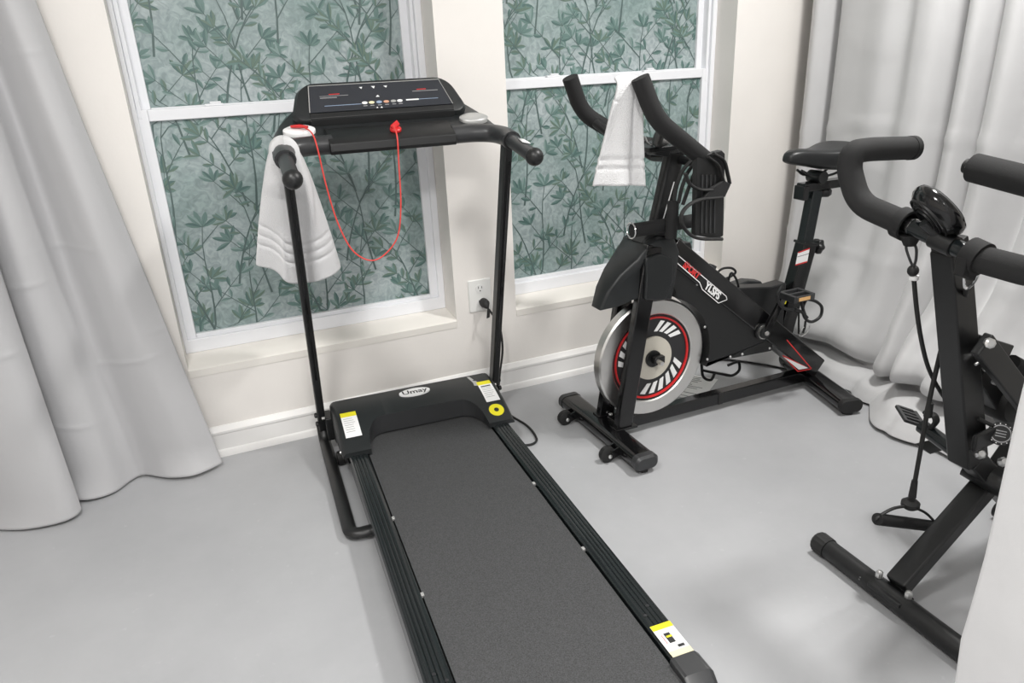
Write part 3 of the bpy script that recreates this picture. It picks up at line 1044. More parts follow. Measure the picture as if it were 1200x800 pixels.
bo.build('screen_border', M_SILVER, scr, fix=False)
for a, b2, w_, h_, up_ in ((-.050, .037, .005, .004, -1), (-.012, .037, .006, .005, -1), (.026, .037, .006, .004, -1), (-.006, .003, .006, .004, 1), (-.016, -.0415, .003, .0025, 1), (-.003, -.0415, .004, .003, 1)):
    MB().add([oo + hx * (a - w_) + hy * (b2 - h_ * up_), oo + hx * (a + w_) + hy * (b2 - h_ * up_), oo + hx * (a + w_ * .2) + hy * (b2 + h_ * up_)], [(0, 1, 2)]).build('screen_symbol', M_WHITE, scr, fix=False)
for nm, mm, (x0, y0, x1, y1) in (('screen_bar', M_WHITE, (.078, -.0225, .118, -.0175)), ('screen_text', M_GREYP, (-.178, .012, -.093, .0135)), ('screen_text', M_GREYP, (-.178, .005, -.128, .0075)), ('screen_text', M_GREYP, (.105, .0115, .187, .0135)),
                                 ('screen_red_text', M_REDP, (-.150, .0175, -.118, .0205)), ('screen_red_text', M_REDP, (.120, .0175, .150, .0205)), ('screen_bar', M_BLUEP, (-.170, -.0255, -.060, -.0235)), ('screen_bar', M_BLUEP, (.118, -.0208, .180, -.019))):
    decal(MB(), oo, hx, hy, x0, y0, x1, y1).build(nm, mm, scr, fix=False)
for k, (a, mm) in enumerate(zip((-.050, -.029, -.006, .016, .038, .058), (M_WHITE, M_CREAM, M_BLUEP, M_ORNGP, M_SILVER, M_WHITE))):
    c = oo + hx * a + hy * -.022
    el = [c + hx * (.0085 * math.cos(t * math.pi / 8)) + hy * (.0050 * math.sin(t * math.pi / 8)) for t in range(16)]
    bt = MB().prism(el, hn * .0012).build('button', mm, scr)
    kk = MB()
    decal(kk, oo, hx, hy, a - .006, -.034, a + .006, -.0315)
    kk.build('button_caption', M_GREYP, bt, fix=False)
# power lead from the cover to the wall socket
def to_local(P):
    P = Vector(P) - Vector(TLOC)
    c, s = math.cos(-TROT), math.sin(-TROT)
    return Vector((c * P.x - s * P.y, s * P.x + c * P.y, P.z))


pc = [(0.835, 2.035, .03), (0.875, 2.005, .008), (0.915, 2.000, .006), (0.940, 2.035, .006), (0.948, 2.13, .006), (0.925, 2.26, .006), (0.935, 2.36, .012), (0.962, 2.405, .09), (0.985, 2.415, .20), (0.975, 2.41, .30), (0.948, 2.405, .352), (0.934, 2.415, .376)]
pcs = [to_local(q) for q in smooth(pc, 8)]
lead = MB().tube(pcs, .0042, 8).build('power_cord', M_RUBBER, tm)
pg = [to_local(q) for q in ((0.932, 2.4565, .3905), (0.932, 2.446, .3905), (0.932, 2.434, .389), (0.932, 2.424, .384), (0.9335, 2.417, .378))]
MB().tube(pg, [.017, .018, .0175, .012, .006], 14).build('plug', M_RUBBER, lead)
tp = [to_local(q) for q in ((0.930, 2.412, .378), (0.940, 2.41, .374), (0.934, 2.405, .345), (0.922, 2.405, .342))]
MB().prism(tp, to_local((0.93, 2.409, .35)) - to_local((0.93, 2.412, .35))).build('cord_tag', M_RUBBER, lead)

# red safety key with its cord
sk = thing('safety_key', 'red magnetic safety key with looped red cord on the treadmill console', 'safety key', TLOC, TROT, world_space=False)
kc = Vector((0.008, 1.163, 1.074))
kn = Vector((0, -.38, .92)).normalized()
MB().lathe(kc, kn, [(.017, -.002), (.017, .004), (.014, .007), (.006, .008)], 24).build('key_base', M_RED, sk)
MB().beam(kc + kn * .006 + Vector((-.013, -.006, 0)), kc + kn * .018 + Vector((.010, .006, .004)), .007, .016, (0, 1, 0)).build('key_handle', M_RED, sk, bevel=.003)
cr = [kc + kn * .014 + Vector((-.008, -.01, 0)), (0.000, 1.112, 1.055), (-0.004, 1.108, 0.98), (-0.010, 1.110, 0.86), (-0.030, 1.112, 0.765), (-0.080, 1.115, 0.712), (-0.125, 1.118, 0.705), (-0.170, 1.12, 0.745), (-0.200, 1.125, 0.83), (-0.218, 1.125, 0.94), (-0.228, 1.125, 1.045), (-0.234, 1.16, 1.082), (-0.252, 1.205, 1.0985)]
MB().tube(smooth(cr, 8), .0022, 8).build('cord', M_REDC, sk)
MB().tube([(-.285, 1.215, 1.100), (-.262, 1.208, 1.100), (-.240, 1.195, 1.097)], [.006, .009, .006], 10, flat=.6).build('clip', M_RED, sk)


# towel over the left arm of the treadmill
def towel_mesh(sec_fn, nu, nv, name, label):
    o = MB().grid(sec_fn, nu, nv).build(name, M_TOWEL, None, fix=False, ang=80, solid=0.007)
    tag(o, label, 'towel', None)
    return o


def post_y(z):
    return 1.352 - .28 * (z - .06) / .955


def tw1(u, v):
    # u runs round the hanging cloth from its far left edge to its far right edge, v from the arm down
    plan = TWP
    k = u * (len(plan) - 1); i = int(min(k, len(plan) - 2)); p = plan[i].lerp(plan[i + 1], k - i)
    e = abs(u - .5) * 2
    sgn = -1.0 if u < .5 else 1.0
    hemz = 0.690 - .045 * math.sin(min(1, max(0, u - .25) / .6) * math.pi * .5) + .03 * math.cos(u * 6)
    a0 = sgn * .037 * min(1.0, e * 2.6)
    ya = 1.085 + .075 * e
    if v < .12:                                   # over the arm
        ph = v / .12 * math.pi / 2
        z = 1.040 + .039 * math.cos(ph)
        x = -.318 + a0 * math.sin(ph)
        y = ya
    else:                                         # hanging free behind the post
        t = (v - .12) / .88
        z = 1.040 + (hemz - 1.040) * t
        k2 = t ** .75
        x = (-.318 + a0) * (1 - k2) + p.x * k2 + .010 * math.sin(u * 21 + v * 2) * t
        yb = max(1.125, post_y(z) + .036)
        yl = yb + p.y + .016 * math.cos(u * 19 + 1) * t ** .7
        k3 = min(1.0, t * 3.0)
        y = ya * (1 - k3) + yl * k3
    for h in (.07, .10, .13):
        y += .006 * math.exp(-((z - hemz - h) / .005) ** 2)
    return Vector((x, y, z))


TWP = smooth([(-.385, .085, 0), (-.425, .055, 0), (-.432, .030, 0), (-.405, .006, 0), (-.372, .004, 0), (-.345, .016, 0), (-.322, .012, 0), (-.298, .004, 0), (-.262, .002, 0), (-.225, .012, 0), (-.205, .036, 0), (-.225, .075, 0)], 4)
t1 = towel_mesh(tw1, 60, 90, 'towel', 'white terry towel draped over the treadmill handrail')
t1.location = TLOC; t1.rotation_euler = (0, 0, TROT)

# ------------------------------------------------------------------ spin bike (parallel to the back wall)
YC = 1.92
sb = thing('spin_bike', 'black spin bike with a silver flywheel standing by the second window', 'exercise bike', (1.6, YC, 0))
YN = 1.868


def Pn(x, y, Y=YN):
    return PY(x, y, Y)


def oval_beam(p, q, w, h, n=6):          # flat oval tube between two points (w sideways, h up)
    p = Vector(p); q = Vector(q); d = (q - p).normalized(); s = d.cross(Vector((0, 0, 1))).normalized(); u = s.cross(d)
    sec = rrect(w, h, min(w, h) * .42, 5)
    return [[c + s * a + u * b for a, b in sec] for c in (p, q)]


# feet
ff = MB().loft(oval_beam((1.152, 1.685, .040), (1.152, 2.165, .040), .082, .048)).build('front_foot', M_GLOSS, sb, ang=40)
for yy, sg in ((1.685, -1), (2.165, 1)):
    L = oval_beam((1.152, yy, .040), (1.152, yy + sg * .022, .040), .086, .052)
    L2 = oval_beam((1.152, yy + sg * .022, .040), (1.152, yy + sg * .030, .040), .070, .038)
    MB().loft([L[0], L[1], L2[1]]).build('foot_cap', M_PLAST2, sb, ang=40)
    MB().lathe((1.152, yy, .008), (0, 0, 1), [(.018, -.008), (.018, .009)], 16).build('foot_pad', M_RUBBER, sb)
for yy in (1.785, 2.080):
    for dy in (-.016, .016):
        MB().beam((1.125, yy + dy, .040), (1.088, yy + dy, .030), .006, .030).build('wheel_bracket', M_GLOSS, sb, bevel=.001)
    w = MB().lathe((1.080, yy, .028), (0, 1, 0), [(.022, -.012), (.0275, -.009), (.0275, .009), (.022, .012)], 24).build('transport_wheel', M_RUBBER, sb)
    MB().lathe((1.080, yy - .019, .028), (0, -1, 0), [(.007, 0), (.007, .003), (.004, .005)], 12).build('axle_bolt', M_BOLT, w)
MB().loft(oval_beam((2.020, 1.665, .036), (2.150, 2.15, .036), .082, .046)).build('rear_foot', M_GLOSS, sb, ang=40)
dr = (Vector((2.020, 1.665, .036)) - Vector((2.150, 2.15, .036))).normalized()
for c, sg in ((Vector((2.020, 1.665, .036)), 1), (Vector((2.150, 2.15, .036)), -1)):
    L = oval_beam(c, c + dr * sg * .024, .086, .050)
    MB().loft(L).build('foot_cap', M_RUBBER, sb, bevel=.004, ang=40)
    MB().lathe((c.x, c.y, .007), (0, 0, 1), [(.02, -.007), (.02, .008)], 16).build('foot_pad', M_RUBBER, sb)
# base beam
MB().beam((1.175, YC, .050), (2.10, YC, .046), .042, .046).build('base_beam', M_GLOSS, sb, bevel=.005)
MB().beam((1.625, YC - .0215, .050), (1.645, YC - .0215, .050), .002, .047).build('beam_joint', M_RUBBER, sb)
for y in (1.885, 1.955):
    MB().sphere((1.196, y, .068), .008, (1, 1, .8), 10).build('bolt', M_BOLT, sb)
# fork legs
for y in (1.862, 1.978):
    MB().beam((1.186, y, .058), (1.290, y, .690), .030, .060).build('fork_leg', M_GLOSS, sb, bevel=.006)
    MB().box((1.15, y - .022, .060), (1.235, y + .022, .069)).build('fork_plate', M_GLOSS, sb, bevel=.002)
# flywheel
FC = Vector((1.330, YC, .275))
R = .212
fw = MB().ring(FC, (0, 1, 0), [(.158, -.017), (.162, -.021), (R - .006, -.021), (R, -.016), (R, .016), (R - .006, .021), (.162, .021), (.158, .017)], 72).build('flywheel', M_STEEL, sb, ang=30)
MB().lathe(FC, (0, 1, 0), [(.160, -.012), (.160, .012)], 64).build('wheel_disc', M_BLKP, fw)
MB().ring(FC, (0, 1, 0), [(.143, -.0165), (.149, -.0185), (.149, .0185), (.143, .0165)], 64).build('red_ring', M_RED, fw)
MB().lathe(FC, (0, 1, 0), [(.078, -.019), (.078, .019)], 48).build('hub_plate', M_HUB, fw)
MB().lathe(FC, (0, 1, 0), [(.030, -.026), (.030, .026)], 24).build('hub', M_BLACK, fw)
ax = MB().tube([FC + Vector((0, -.075, 0)), FC + Vector((0, .075, 0))], .008, 12).build('axle', M_STEEL, fw)
MB().box((FC.x - .012, FC.y - .05, FC.z - .012), (FC.x + .03, FC.y - .03, FC.z + .014)).build('axle_nut', M_BLACK, sb, bevel=.003)
vents = [(-12, -108, 6), (32, 84, 4), (128, 190, 4), (205, 222, 1)]
for a0, a1, n in vents:
    for k in range(n):
        a = math.radians(a0 + (a1 - a0) * (k + .5) / n)
        da = math.radians(abs(a1 - a0) / n * .31)
        sk_ = math.radians(5)
        P = []
        for (r, aa) in ((.096, a - da + sk_), (.096, a + da + sk_), (.135, a + da * .9 - sk_), (.135, a - da * .9 - sk_)):
            P.append(FC + Vector((r * math.cos(aa), -.0126, r * math.sin(aa))))
        MB().prism(P, (0, -.0016, 0)).build('wheel_vent', M_WHITE, fw)
# nose cover above the wheel
def px_poly(pts, Y):
    return [PY(a, b, Y) for a, b in pts]


nose = [(705, 366), (712, 343), (724, 322), (742, 300), (754, 282), (768, 275), (786, 276), (792, 292), (788, 322), (783, 349), (768, 351), (752, 351), (738, 350), (722, 360)]
NP = px_poly(nose, 1.880)
cen = sum(NP, Vector()) / len(NP)


def half_w(p):          # the cover narrows to a beak at the front
    t = max(0.0, min(1.0, (p.x - 1.10) / .14))
    return .022 + .053 * t ** .7


def nose_loop(k, f):
    return [Vector((cen.x + (p.x - cen.x) * k, 1.922 + f * half_w(p), cen.z + (p.z - cen.z) * k)) for p in NP]


MB().loft([nose_loop(.84, -1.0), nose_loop(.95, -.93), nose_loop(1, -.72), nose_loop(1, .72), nose_loop(.95, .93), nose_loop(.84, 1.0)]).build('nose_cover', M_PLASTIC, sb, ang=40, bevel=.008, seg=3)
# raised fork sleeve on the cover
fs_ = px_poly([(757, 303), (775, 297), (790, 303), (789, 330), (780, 352), (756, 352), (758, 325)], 1.836)
MB().prism(fs_, (0, .02, 0)).build('fork_sleeve', M_PLASTIC, sb, bevel=.007, seg=3)
# top neck collar
nk = px_poly([(752, 286), (761, 272), (784, 262), (787, 278), (772, 290)], 1.872)
MB().prism(nk, (0, .096, 0)).build('neck_collar', M_PLASTIC, sb, bevel=.006)
# belt guard behind the wheel, cut round the rim
arc = [FC + Vector((.222 * math.cos(math.radians(a)), 0, .222 * math.sin(math.radians(a)))) for a in range(70, -26, -8)]
gd = [PY(776, 290, 1.875), PY(796, 290, 1.875), PY(906, 396, 1.875), PY(904, 411, 1.875), PY(829, 425, 1.875)] + [Vector((p.x, 1.875, p.z)) for p in reversed(arc)]
gdo = MB().prism(gd, (0, .09, 0)).build('belt_guard', M_BLACK, sb, bevel=.003)
for q in ((778, 302), (817, 333), (826, 383), (829, 421), (902, 408), (870, 415), (856, 418)):
    MB().lathe(PY(*q, 1.8745), (0, -1, 0), [(.005, 0), (.004, .002), (.001, .003)], 10).build('screw', M_BOLT, sb)
# main diagonal tube
DA, DB = Vector((1.372, YC, .660)), Vector((2.085, YC, .082))
dt = MB().beam(DA, DB, .104, .080).build('diagonal_tube', M_GLOSS, sb, bevel=.006)
dd_ = (DB - DA).normalized(); du_ = Vector((-dd_.z, 0, dd_.x))
YF_ = YC - .0528
o1 = PY(790, 300, YF_)
# sticker: outline, red word, white word
def along(px, py_):
    return PY(px, py_, YF_)


def stroke(mb, a, b, w):
    d = (b - a).normalized(); s = Vector((-d.z, 0, d.x)) * w / 2
    mb.add([a - s, b - s, b + s, a + s], [(0, 1, 2, 3)])


ol_pts = [(791, 296), (851, 347), (852, 351), (842, 355), (823, 339), (820, 331), (789, 304)]
stk = MB()
for a, b2 in zip(ol_pts[:-1], ol_pts[1:]):
    stroke(stk, along(*a), along(*b2), .0028)
stk.build('sticker_outline', M_WHITE, dt, fix=False)
ex1 = (along(830, 337) - along(800, 311)).normalized(); ey1 = Vector((-ex1.z, 0, ex1.x))
put_text('SPORT', .029, along(810.5, 317), ex1, ey1, 'sticker_word', M_REDP, dt, bold=.0016, space=.95)
put_text('YLSFS', .036, along(835.5, 341), ex1, ey1, 'sticker_word', M_WHITE, dt, bold=.0014, shear=-.15, space=.92)
rs_ = [(917, 416), (935, 435), (951, 432), (922, 398)]
rsm = MB()
for a, b2 in ((0, 1), (1, 2), (2, 3)):
    stroke(rsm, along(*rs_[a]), along(*rs_[b2]), .0045)
stroke(rsm, along(917, 416), along(946, 431), .004)
rsm.build('sticker_border', M_REDP, dt, fix=False)
MB().add([along(918, 418) + Vector((0, -.0005, 0)), along(936, 433) + Vector((0, -.0005, 0)), along(947, 431) + Vector((0, -.0005, 0))], [(0, 1, 2)]).build('sticker_patch', M_WHITE, dt, fix=False)
# brake knob block on the tube
MB().prism(px_poly([(789, 291), (797, 284), (810, 284), (813, 300), (800, 300)], 1.90), (0, .04, 0)).build('brake_block', M_BLACK, sb, bevel=.004)
MB().lathe(PY(797, 287, 1.90), (-.4, 0, .9), [(.010, 0), (.012, .006), (.012, .018), (.008, .024)], 12).build('brake_knob', M_PLAST2, sb)
# crank housing and rear cover
rc = px_poly([(850, 349), (862, 338), (876, 337), (905, 336), (922, 331), (917, 396), (900, 402)], 1.892)
MB().prism(rc, (0, .056, 0)).build('crank_housing', M_BLACK, sb, bevel=.006)
dm_ = px_poly([(842, 345), (852, 338), (878, 329), (893, 330), (899, 338), (896, 346), (890, 349), (878, 343), (850, 352)], 1.955)
MB().prism(dm_, (0, .05, 0)).build('rear_cover', M_PLASTIC, sb, bevel=.008, seg=3)
# bottle cage
bt_ = MB()
bt_.tube(smooth([PY(a, b, 1.93) for a, b in ((838, 323), (846, 315), (857, 314), (862, 319), (854, 325), (842, 327))], 5, True), .0042, 8, closed=True)
bt_.tube(smooth([PY(a, b, 1.91) for a, b in ((858, 320), (864, 330), (865, 342), (856, 344), (853, 336), (855, 324))], 5, True), .0042, 8, closed=True)
bt_.tube(smooth([PY(a, b, 1.92) for a, b in ((836, 322), (846, 330), (855, 341))], 5), .005, 8)
bt_.build('bottle_cage', M_BLACK, sb)
MB().prism(px_poly([(830, 316), (836, 310), (840, 312), (837, 321), (833, 321)], 1.91), (0, .02, 0)).build('cage_tab', M_PLAST2, sb)
# seat tube
S0, S1 = PY(913, 402, YC), PY(945, 284, YC)
st_ = MB().beam(S0, S1, .050, .064).build('seat_tube', M_GLOSS, sb, bevel=.006)
MB().beam(S1 - (S1 - S0).normalized() * .006, S1 + (S1 - S0).normalized() * .004, .058, .072).build('tube_collar', M_GLOSS, sb, bevel=.003)
S2 = PY(955, 222, YC)
MB().beam(S1 - (S1 - S0) * .2, S2, .038, .046).build('seat_post', M_RAIL, sb, bevel=.005)
lb = MB()
yl = YC - .0258
lbp = px_poly([(935, 296), (949, 291), (946, 307), (932, 311)], yl)
lbl = MB().add(lbp, [(0, 1, 2, 3)]).build('tube_label', M_WHITE, st_, fix=False)
yl2 = yl - .0004
for a, b2 in (((935.5, 296), (949, 291)), ((932, 310.5), (946, 306.5))):
    lr = MB(); stroke(lr, PY(*a, yl2), PY(*b2, yl2), .005); lr.build('label_stripe', M_REDP, st_, fix=False)
lk = MB(); stroke(lk, PY(934.5, 301, yl2), PY(948, 297, yl2), .0018); lk.build('label_line', M_BLKP, st_, fix=False)


def star_knob(c, axis, r, name, parent):
    mb = MB()
    c = Vector(c); ax = Vector(axis).normalized(); ref = Vector((0, 0, 1)) if abs(ax.z) < .9 else Vector((1, 0, 0))
    s = ax.cross(ref).normalized(); u = s.cross(ax)
    secs = []
    for h, k in ((0, .8), (.006, 1), (.020, 1), (.026, .8)):
        secs.append([c + ax * h + (s * math.cos(t * math.pi / 18) + u * math.sin(t * math.pi / 18)) * r * k * (1 + .10 * math.cos(t * math.pi / 18 * 6)) for t in range(36)])
    return mb.loft(secs).build(name, M_BLACK, parent, ang=50)


kp = PY(952, 289, YC)
MB().tube([kp + Vector((-.02, 0, 0)), kp + Vector((.03, 0, -.004))], .007, 10).build('knob_stem', M_STEEL, sb)
star_knob(kp + Vector((.012, 0, 0)), (1, 0, -.15), .027, 'adjust_knob', sb)
MB().prism(px_poly([(917, 349), (922, 349), (920, 356), (915, 355)], 1.893), (0, -.003, 0)).build('yellow_tag', M_YELLOW, sb)
# saddle slider
SZ = S2.z
MB().beam((1.945, YC, SZ + .014), (2.185, YC, SZ + .014), .044, .030).build('saddle_slider', M_GLOSS, sb, bevel=.004)
MB().beam((1.938, YC, SZ - .004), (1.962, YC, SZ - .004), .050, .050).build('slider_clamp', M_GLOSS, sb, bevel=.004)
star_knob((2.055, YC, SZ - .002), (0, 0, -1), .026, 'slider_knob', sb)
for y in (-.022, .022):
    MB().tube(smooth([(1.93, YC + y * .4, SZ + .075), (1.98, YC + y, SZ + .052), (2.06, YC + y, SZ + .050), (2.13, YC + y * 2, SZ + .08)], 6), .0045, 8).build('saddle_rail', M_BLACK, sb)
MB().lathe((2.015, YC, SZ + .045), (0, 1, 0), [(.022, -.032), (.022, .032)], 18).build('saddle_clamp', M_BLACK, sb, bevel=.002)
MB().tube([(2.015, YC, SZ + .02), (2.015, YC, SZ + .05)], .014, 12).build('clamp_post', M_GLOSS, sb)
# saddle
sad = []
for (x, w, zt, zb) in ((1.862, .014, .905, .885), (1.872, .026, .918, .876), (1.900, .036, .926, .870), (1.940, .045, .926, .862), (1.985, .058, .922, .852), (2.03, .080, .920, .842), (2.075, .104, .926, .836), (2.115, .112, .934, .836), (2.145, .100, .934, .842), (2.162, .060, .924, .858)):
    sec = []
    for k in range(16):
        a = 2 * math.pi * k / 16
        yy = math.cos(a) * w
        zz = (zt - .022) + (.022 * (abs(math.sin(a)) ** .7) if math.sin(a) > 0 else -(zt - .022 - zb) * (abs(math.sin(a)) ** .6))
        if math.sin(a) > 0.3 and x > 1.93:
            zz -= .010 * (1 - (yy / w) ** 2) * (0.5 if x < 2.1 else .25)
        sec.append((x, YC + yy, zz))
    sad.append(sec)
MB().loft(sad).build('saddle', M_LEATH, sb, ang=70, sub=1)
# cranks and pedals
HB = PY(893, 388, 1.868)
MB().lathe(HB, (0, -1, 0), [(.030, -.02), (.030, .004), (.022, .008), (.022, .020), (.012, .024)], 24).build('crank_hub', M_BLACK, sb)
MB().ring(HB + Vector((0, -.010, 0)), (0, 1, 0), [(.023, -.004), (.026, -.004), (.026, .004), (.023, .004)], 24).build('hub_ring', M_STEEL, sb)
MB().lathe(HB + Vector((0, -.022, 0)), (0, -1, 0), [(.010, 0), (.008, .006)], 12).build('crank_bolt', M_STEEL, sb)
PE = PY(933, 346, 1.800)


def pedal(hub, end, yo, sg):
    ca = MB().beam(hub + Vector((0, -sg * .018, 0)), Vector((end.x, hub.y - sg * .022, end.z)), .014, .030, w2=.012, h2=.024).build('crank_arm', M_GLOSS, sb, bevel=.003)
    pd = MB()
    c = end
    for dx in (-.040, .040):
        pd.box((c.x + dx - .007, c.y - .040, c.z - .012), (c.x + dx + .007, c.y + .040, c.z + .012))
    for dy in (-.036, 0, .036):
        pd.box((c.x - .04, c.y + dy - .006, c.z - .010), (c.x + .04, c.y + dy + .006, c.z + .010))
    p_ = pd.build('pedal', M_PLAST2, sb, bevel=.002)
    MB().box((c.x - .028, c.y - .0435, c.z - .006), (c.x + .022, c.y - .0405, c.z + .006)).build('reflector', M_AMBER, p_)
    return p_


pn = pedal(HB, PE, 0, 1)
cg = MB()
for loop in ([(917, 335), (911, 347), (917, 360), (930, 363)], [(944, 350), (956, 353), (963, 360), (961, 371), (951, 377), (943, 372), (941, 360), (945, 350)], [(932, 362), (940, 366), (946, 372)], [(938, 349), (941, 362), (945, 373)]):
    cg.tube(smooth([PY(a, b, 1.775) for a, b in loop], 5), .0055, 8)
cg.build('toe_cage', M_BLACK, pn)
sp_ = MB()
sp_.tube([PY(936, 362, 1.775), PY(936, 391, 1.775)], .005, 8, flat=.35)
sp_.tube([PY(944, 376, 1.775), PY(943, 384, 1.775), PY(941, 390, 1.775)], .004, 8)
sp_.build('toe_strap', M_RUBBER, pn)
bk = MB().tube(smooth([PY(a, b, 1.775) for a, b in ((941, 384), (949, 381), (945, 390), (938, 394), (937, 391))], 4, True), .0015, 6, closed=True)
bk.build('strap_buckle', M_BOLT, pn)
HF = Vector((HB.x, 1.972, HB.z))
PF = Vector((2 * HB.x - PE.x, 2.04, 2 * HB.z - PE.z))
pf = pedal(HF, PF, 0, -1)
cg = MB()
for loop in ([(822, 426), (824, 441), (833, 445), (838, 436)], [(853, 428), (865, 424), (866, 434), (857, 440), (846, 438)], [(824, 434), (840, 437), (856, 440)]):
    cg.tube(smooth([PY(a, b, 2.03) for a, b in loop], 5), .0055, 8)
cg.build('toe_cage', M_BLACK, pf)
# handlebar post
H0, H1 = Vector((1.330, YC, .655)), Vector((1.405, YC, .965))
hp_ = MB().beam(H0, H1, .040, .062).build('handlebar_post', M_BLACK, sb, bevel=.012, seg=3)
hd = (H1 - H0).normalized(); hu = Vector((-hd.z, 0, hd.x))
for k in range(4):
    c = H0 + hd * (.10 + .035 * k) + Vector((-.0305 * hd.z - .0, 0, .0305 * hd.x))
    MB().lathe(c, (-hd.z, 0, hd.x), [(.006, -.001), (.006, .0012)], 12).build('pin_hole', M_BLKP, hp_)
MB().tube([PY(773, 271, 1.89), PY(790, 213, 1.885)], .0018, 6).build('scale_line', M_WHITE, hp_)
# handlebars
for sg in (-1, 1):
    y1, y2, y3 = YC + sg * .196, YC + sg * .206, YC + sg * .165
    pts = fillet([(1.140, y1, 1.190), (1.186, y2, 1.082), (1.398, y3, .948)], .05, 8)
    MB().tube(pts, .0255, 18).build('bar_grip', M_FOAM, sb, ang=50)
    MB().lathe(Vector((1.140, y1, 1.190)), Vector((1.140, y1, 1.190)) - Vector((1.186, y2, 1.082)), [(.0245, -.002), (.0245, .0015)], 18).build('grip_end', M_FOAM, sb)
    MB().tube(fillet([(1.39, y3, .953), (1.425, y3 - sg * .01, .925), (1.415, YC + sg * .02, .935)], .03, 5), .014, 12).build('bar_stub', M_BLACK, sb)
    MB().tube(fillet([(1.215, y2, 1.064), (1.25, YC + sg * .12, 1.01), (1.36, YC + sg * .015, .985)], .03, 5), .015, 12).build('inner_bar', M_BLACK, sb)
MB().box((1.345, YC - .032, .955), (1.445, YC + .032, .985)).build('bar_bracket', M_BLACK, sb, bevel=.005)
MB().prism(px_poly([(769, 169), (773, 166), (784, 168), (787, 176), (784, 184), (768, 182)], 1.86), (0, .05, 0)).build('bracket_cover', M_PLAST2, sb, bevel=.003)
MB().tube(smooth([PY(756, 160, 1.84), PY(760, 168, 1.84), PY(769, 174, 1.85)], 5), .002, 6).build('cable', M_SILVER, sb)
MB().box((1.24, YC - .1, .978), (1.37, YC + .1, .992)).build('tablet_tray', M_BLACK, sb, bevel=.003)

# resistance band set hung on the spin bike
rbs = thing('resistance_band_set', 'black foam handles and rubber tubes hung from the spin bike handlebar', 'resistance bands', (1.52, 1.80, .66))
q0, q1 = PY(741, 270, 1.845), PY(822, 257, 1.845)
MB().tube([q0, q1], .0215, 18).build('foam_handle', M_FOAM, rbs)
dq = (q1 - q0).normalized()
rg = [q0 - dq * .004 + Vector((0, 1, 0)) * (.024 * math.cos(t * math.pi / 12)) + Vector((0, 0, 1)) * (.024 * math.sin(t * math.pi / 12)) for t in range(24)]
MB().tube(rg, .0022, 8, closed=True).build('handle_ring', M_CHROME, rbs)
MB().tube([PY(789, 236, 1.805), PY(786, 279, 1.805)], .018, 16).build('foam_handle', M_FOAM, rbs)
# grooved pad hung on the rear of the bar
pd_ = thing_pts = px_poly([(817, 184), (846, 176), (850, 180), (848, 276), (842, 280), (815, 276)], 1.725)
pad = MB().prism(pd_, (0, .022, 0)).build('grooved_pad', M_BLACK, rbs, bevel=.003)
gr = MB()
for k in range(4):
    x_ = 823 + k * 5
    a, b2 = PY(x_, 205, 1.7235), PY(x_ - 1, 273, 1.7235)
    gr.beam(a, b2, .003, .005, (0, 1, 0))
gr.build('pad_rib', M_PLAST2, pad)
tb = MB()
for loop, Y in (([(812, 186), (800, 200), (793, 218), (790, 236)], 1.80), ([(815, 190), (806, 202), (799, 220), (795, 238)], 1.795), ([(818, 193), (810, 212), (800, 240)], 1.79)):
    tb.tube(smooth([PY(a, b, Y) for a, b in loop], 6), .0058, 8)
tb.build('rubber_tube', M_RUBBER, rbs)
sw = MB()
for loop, Y, r, fl_ in (([(803, 203), (808, 215), (820, 222), (834, 222)], 1.715, .009, .5), ([(836, 180), (848, 188), (853, 205), (855, 215)], 1.714, .0075, .6), ([(830, 184), (842, 194), (848, 212)], 1.713, .0065, .6),
                    ([(846, 231), (820, 234), (804, 243), (798, 256), (804, 270), (818, 279), (846, 280)], 1.712, .0075, .7)):
    sw.tube(smooth([PY(a, b, Y) for a, b in loop], 7), r, 10, flat=fl_)
sw.build('webbing_loop', M_RUBBER, rbs)
MB().prism(px_poly([(833, 221), (849, 211), (857, 216), (850, 231), (825, 232)], 1.708), (0, .012, 0)).build('wrap_band', M_FOAM, rbs, bevel=.003)

# towel over the tip of the spin bike handlebar
cs2 = smooth([(1.70, .925), (1.699, .99), (1.700, 1.07), (1.702, 1.14)] and [(0, .915, 0), (0, 1.0, 0), (0, 1.1, 0), (0, 1.17, 0), (.012, 1.196, 0), (.030, 1.200, 0), (.044, 1.185, 0), (.050, 1.12, 0), (.052, 1.02, 0), (.054, .93, 0)], 14)


def tw2(u, v):
    k = v * (len(cs2) - 1); i = int(min(k, len(cs2) - 2)); p = cs2[i].lerp(cs2[i + 1], k - i)
    drop = max(0, 1.19 - p.y)
    f = u - .5
    bk_ = min(1, max(0, v - .5) * 4)
    xl = 1.090 - .255 * drop + .05 * bk_; xr = 1.162 + .09 * drop - .01 * bk_
    x = xl + (xr - xl) * u
    y = 1.752 + p.x + .012 * math.sin(u * 8.5 + .6) * min(1, drop * 3.5) + .03 * drop * (1 - u)
    y += .010 * math.exp(-((u - .70) / .06) ** 2) * min(1, drop * 6)
    z = p.y - .02 * abs(f) * (1 if drop < .05 else .3) - .020 * u * drop * 3
    for h in (.962, .985):
        y += .006 * math.exp(-((p.y - h) / .005) ** 2) * (1 if v < .5 else -1)
    return Vector((x, y, z))


towel_mesh(tw2, 22, len(cs2) - 1, 'towel', 'folded white towel hanging on the spin bike handlebar tip')

# ------------------------------------------------------------------ folding exercise bike on the right
YX = 0.92
xb = thing('folding_bike', 'matte black folding exercise bike with round meter and foam bullhorn handlebar', 'exercise bike', (1.45, YX, 0))
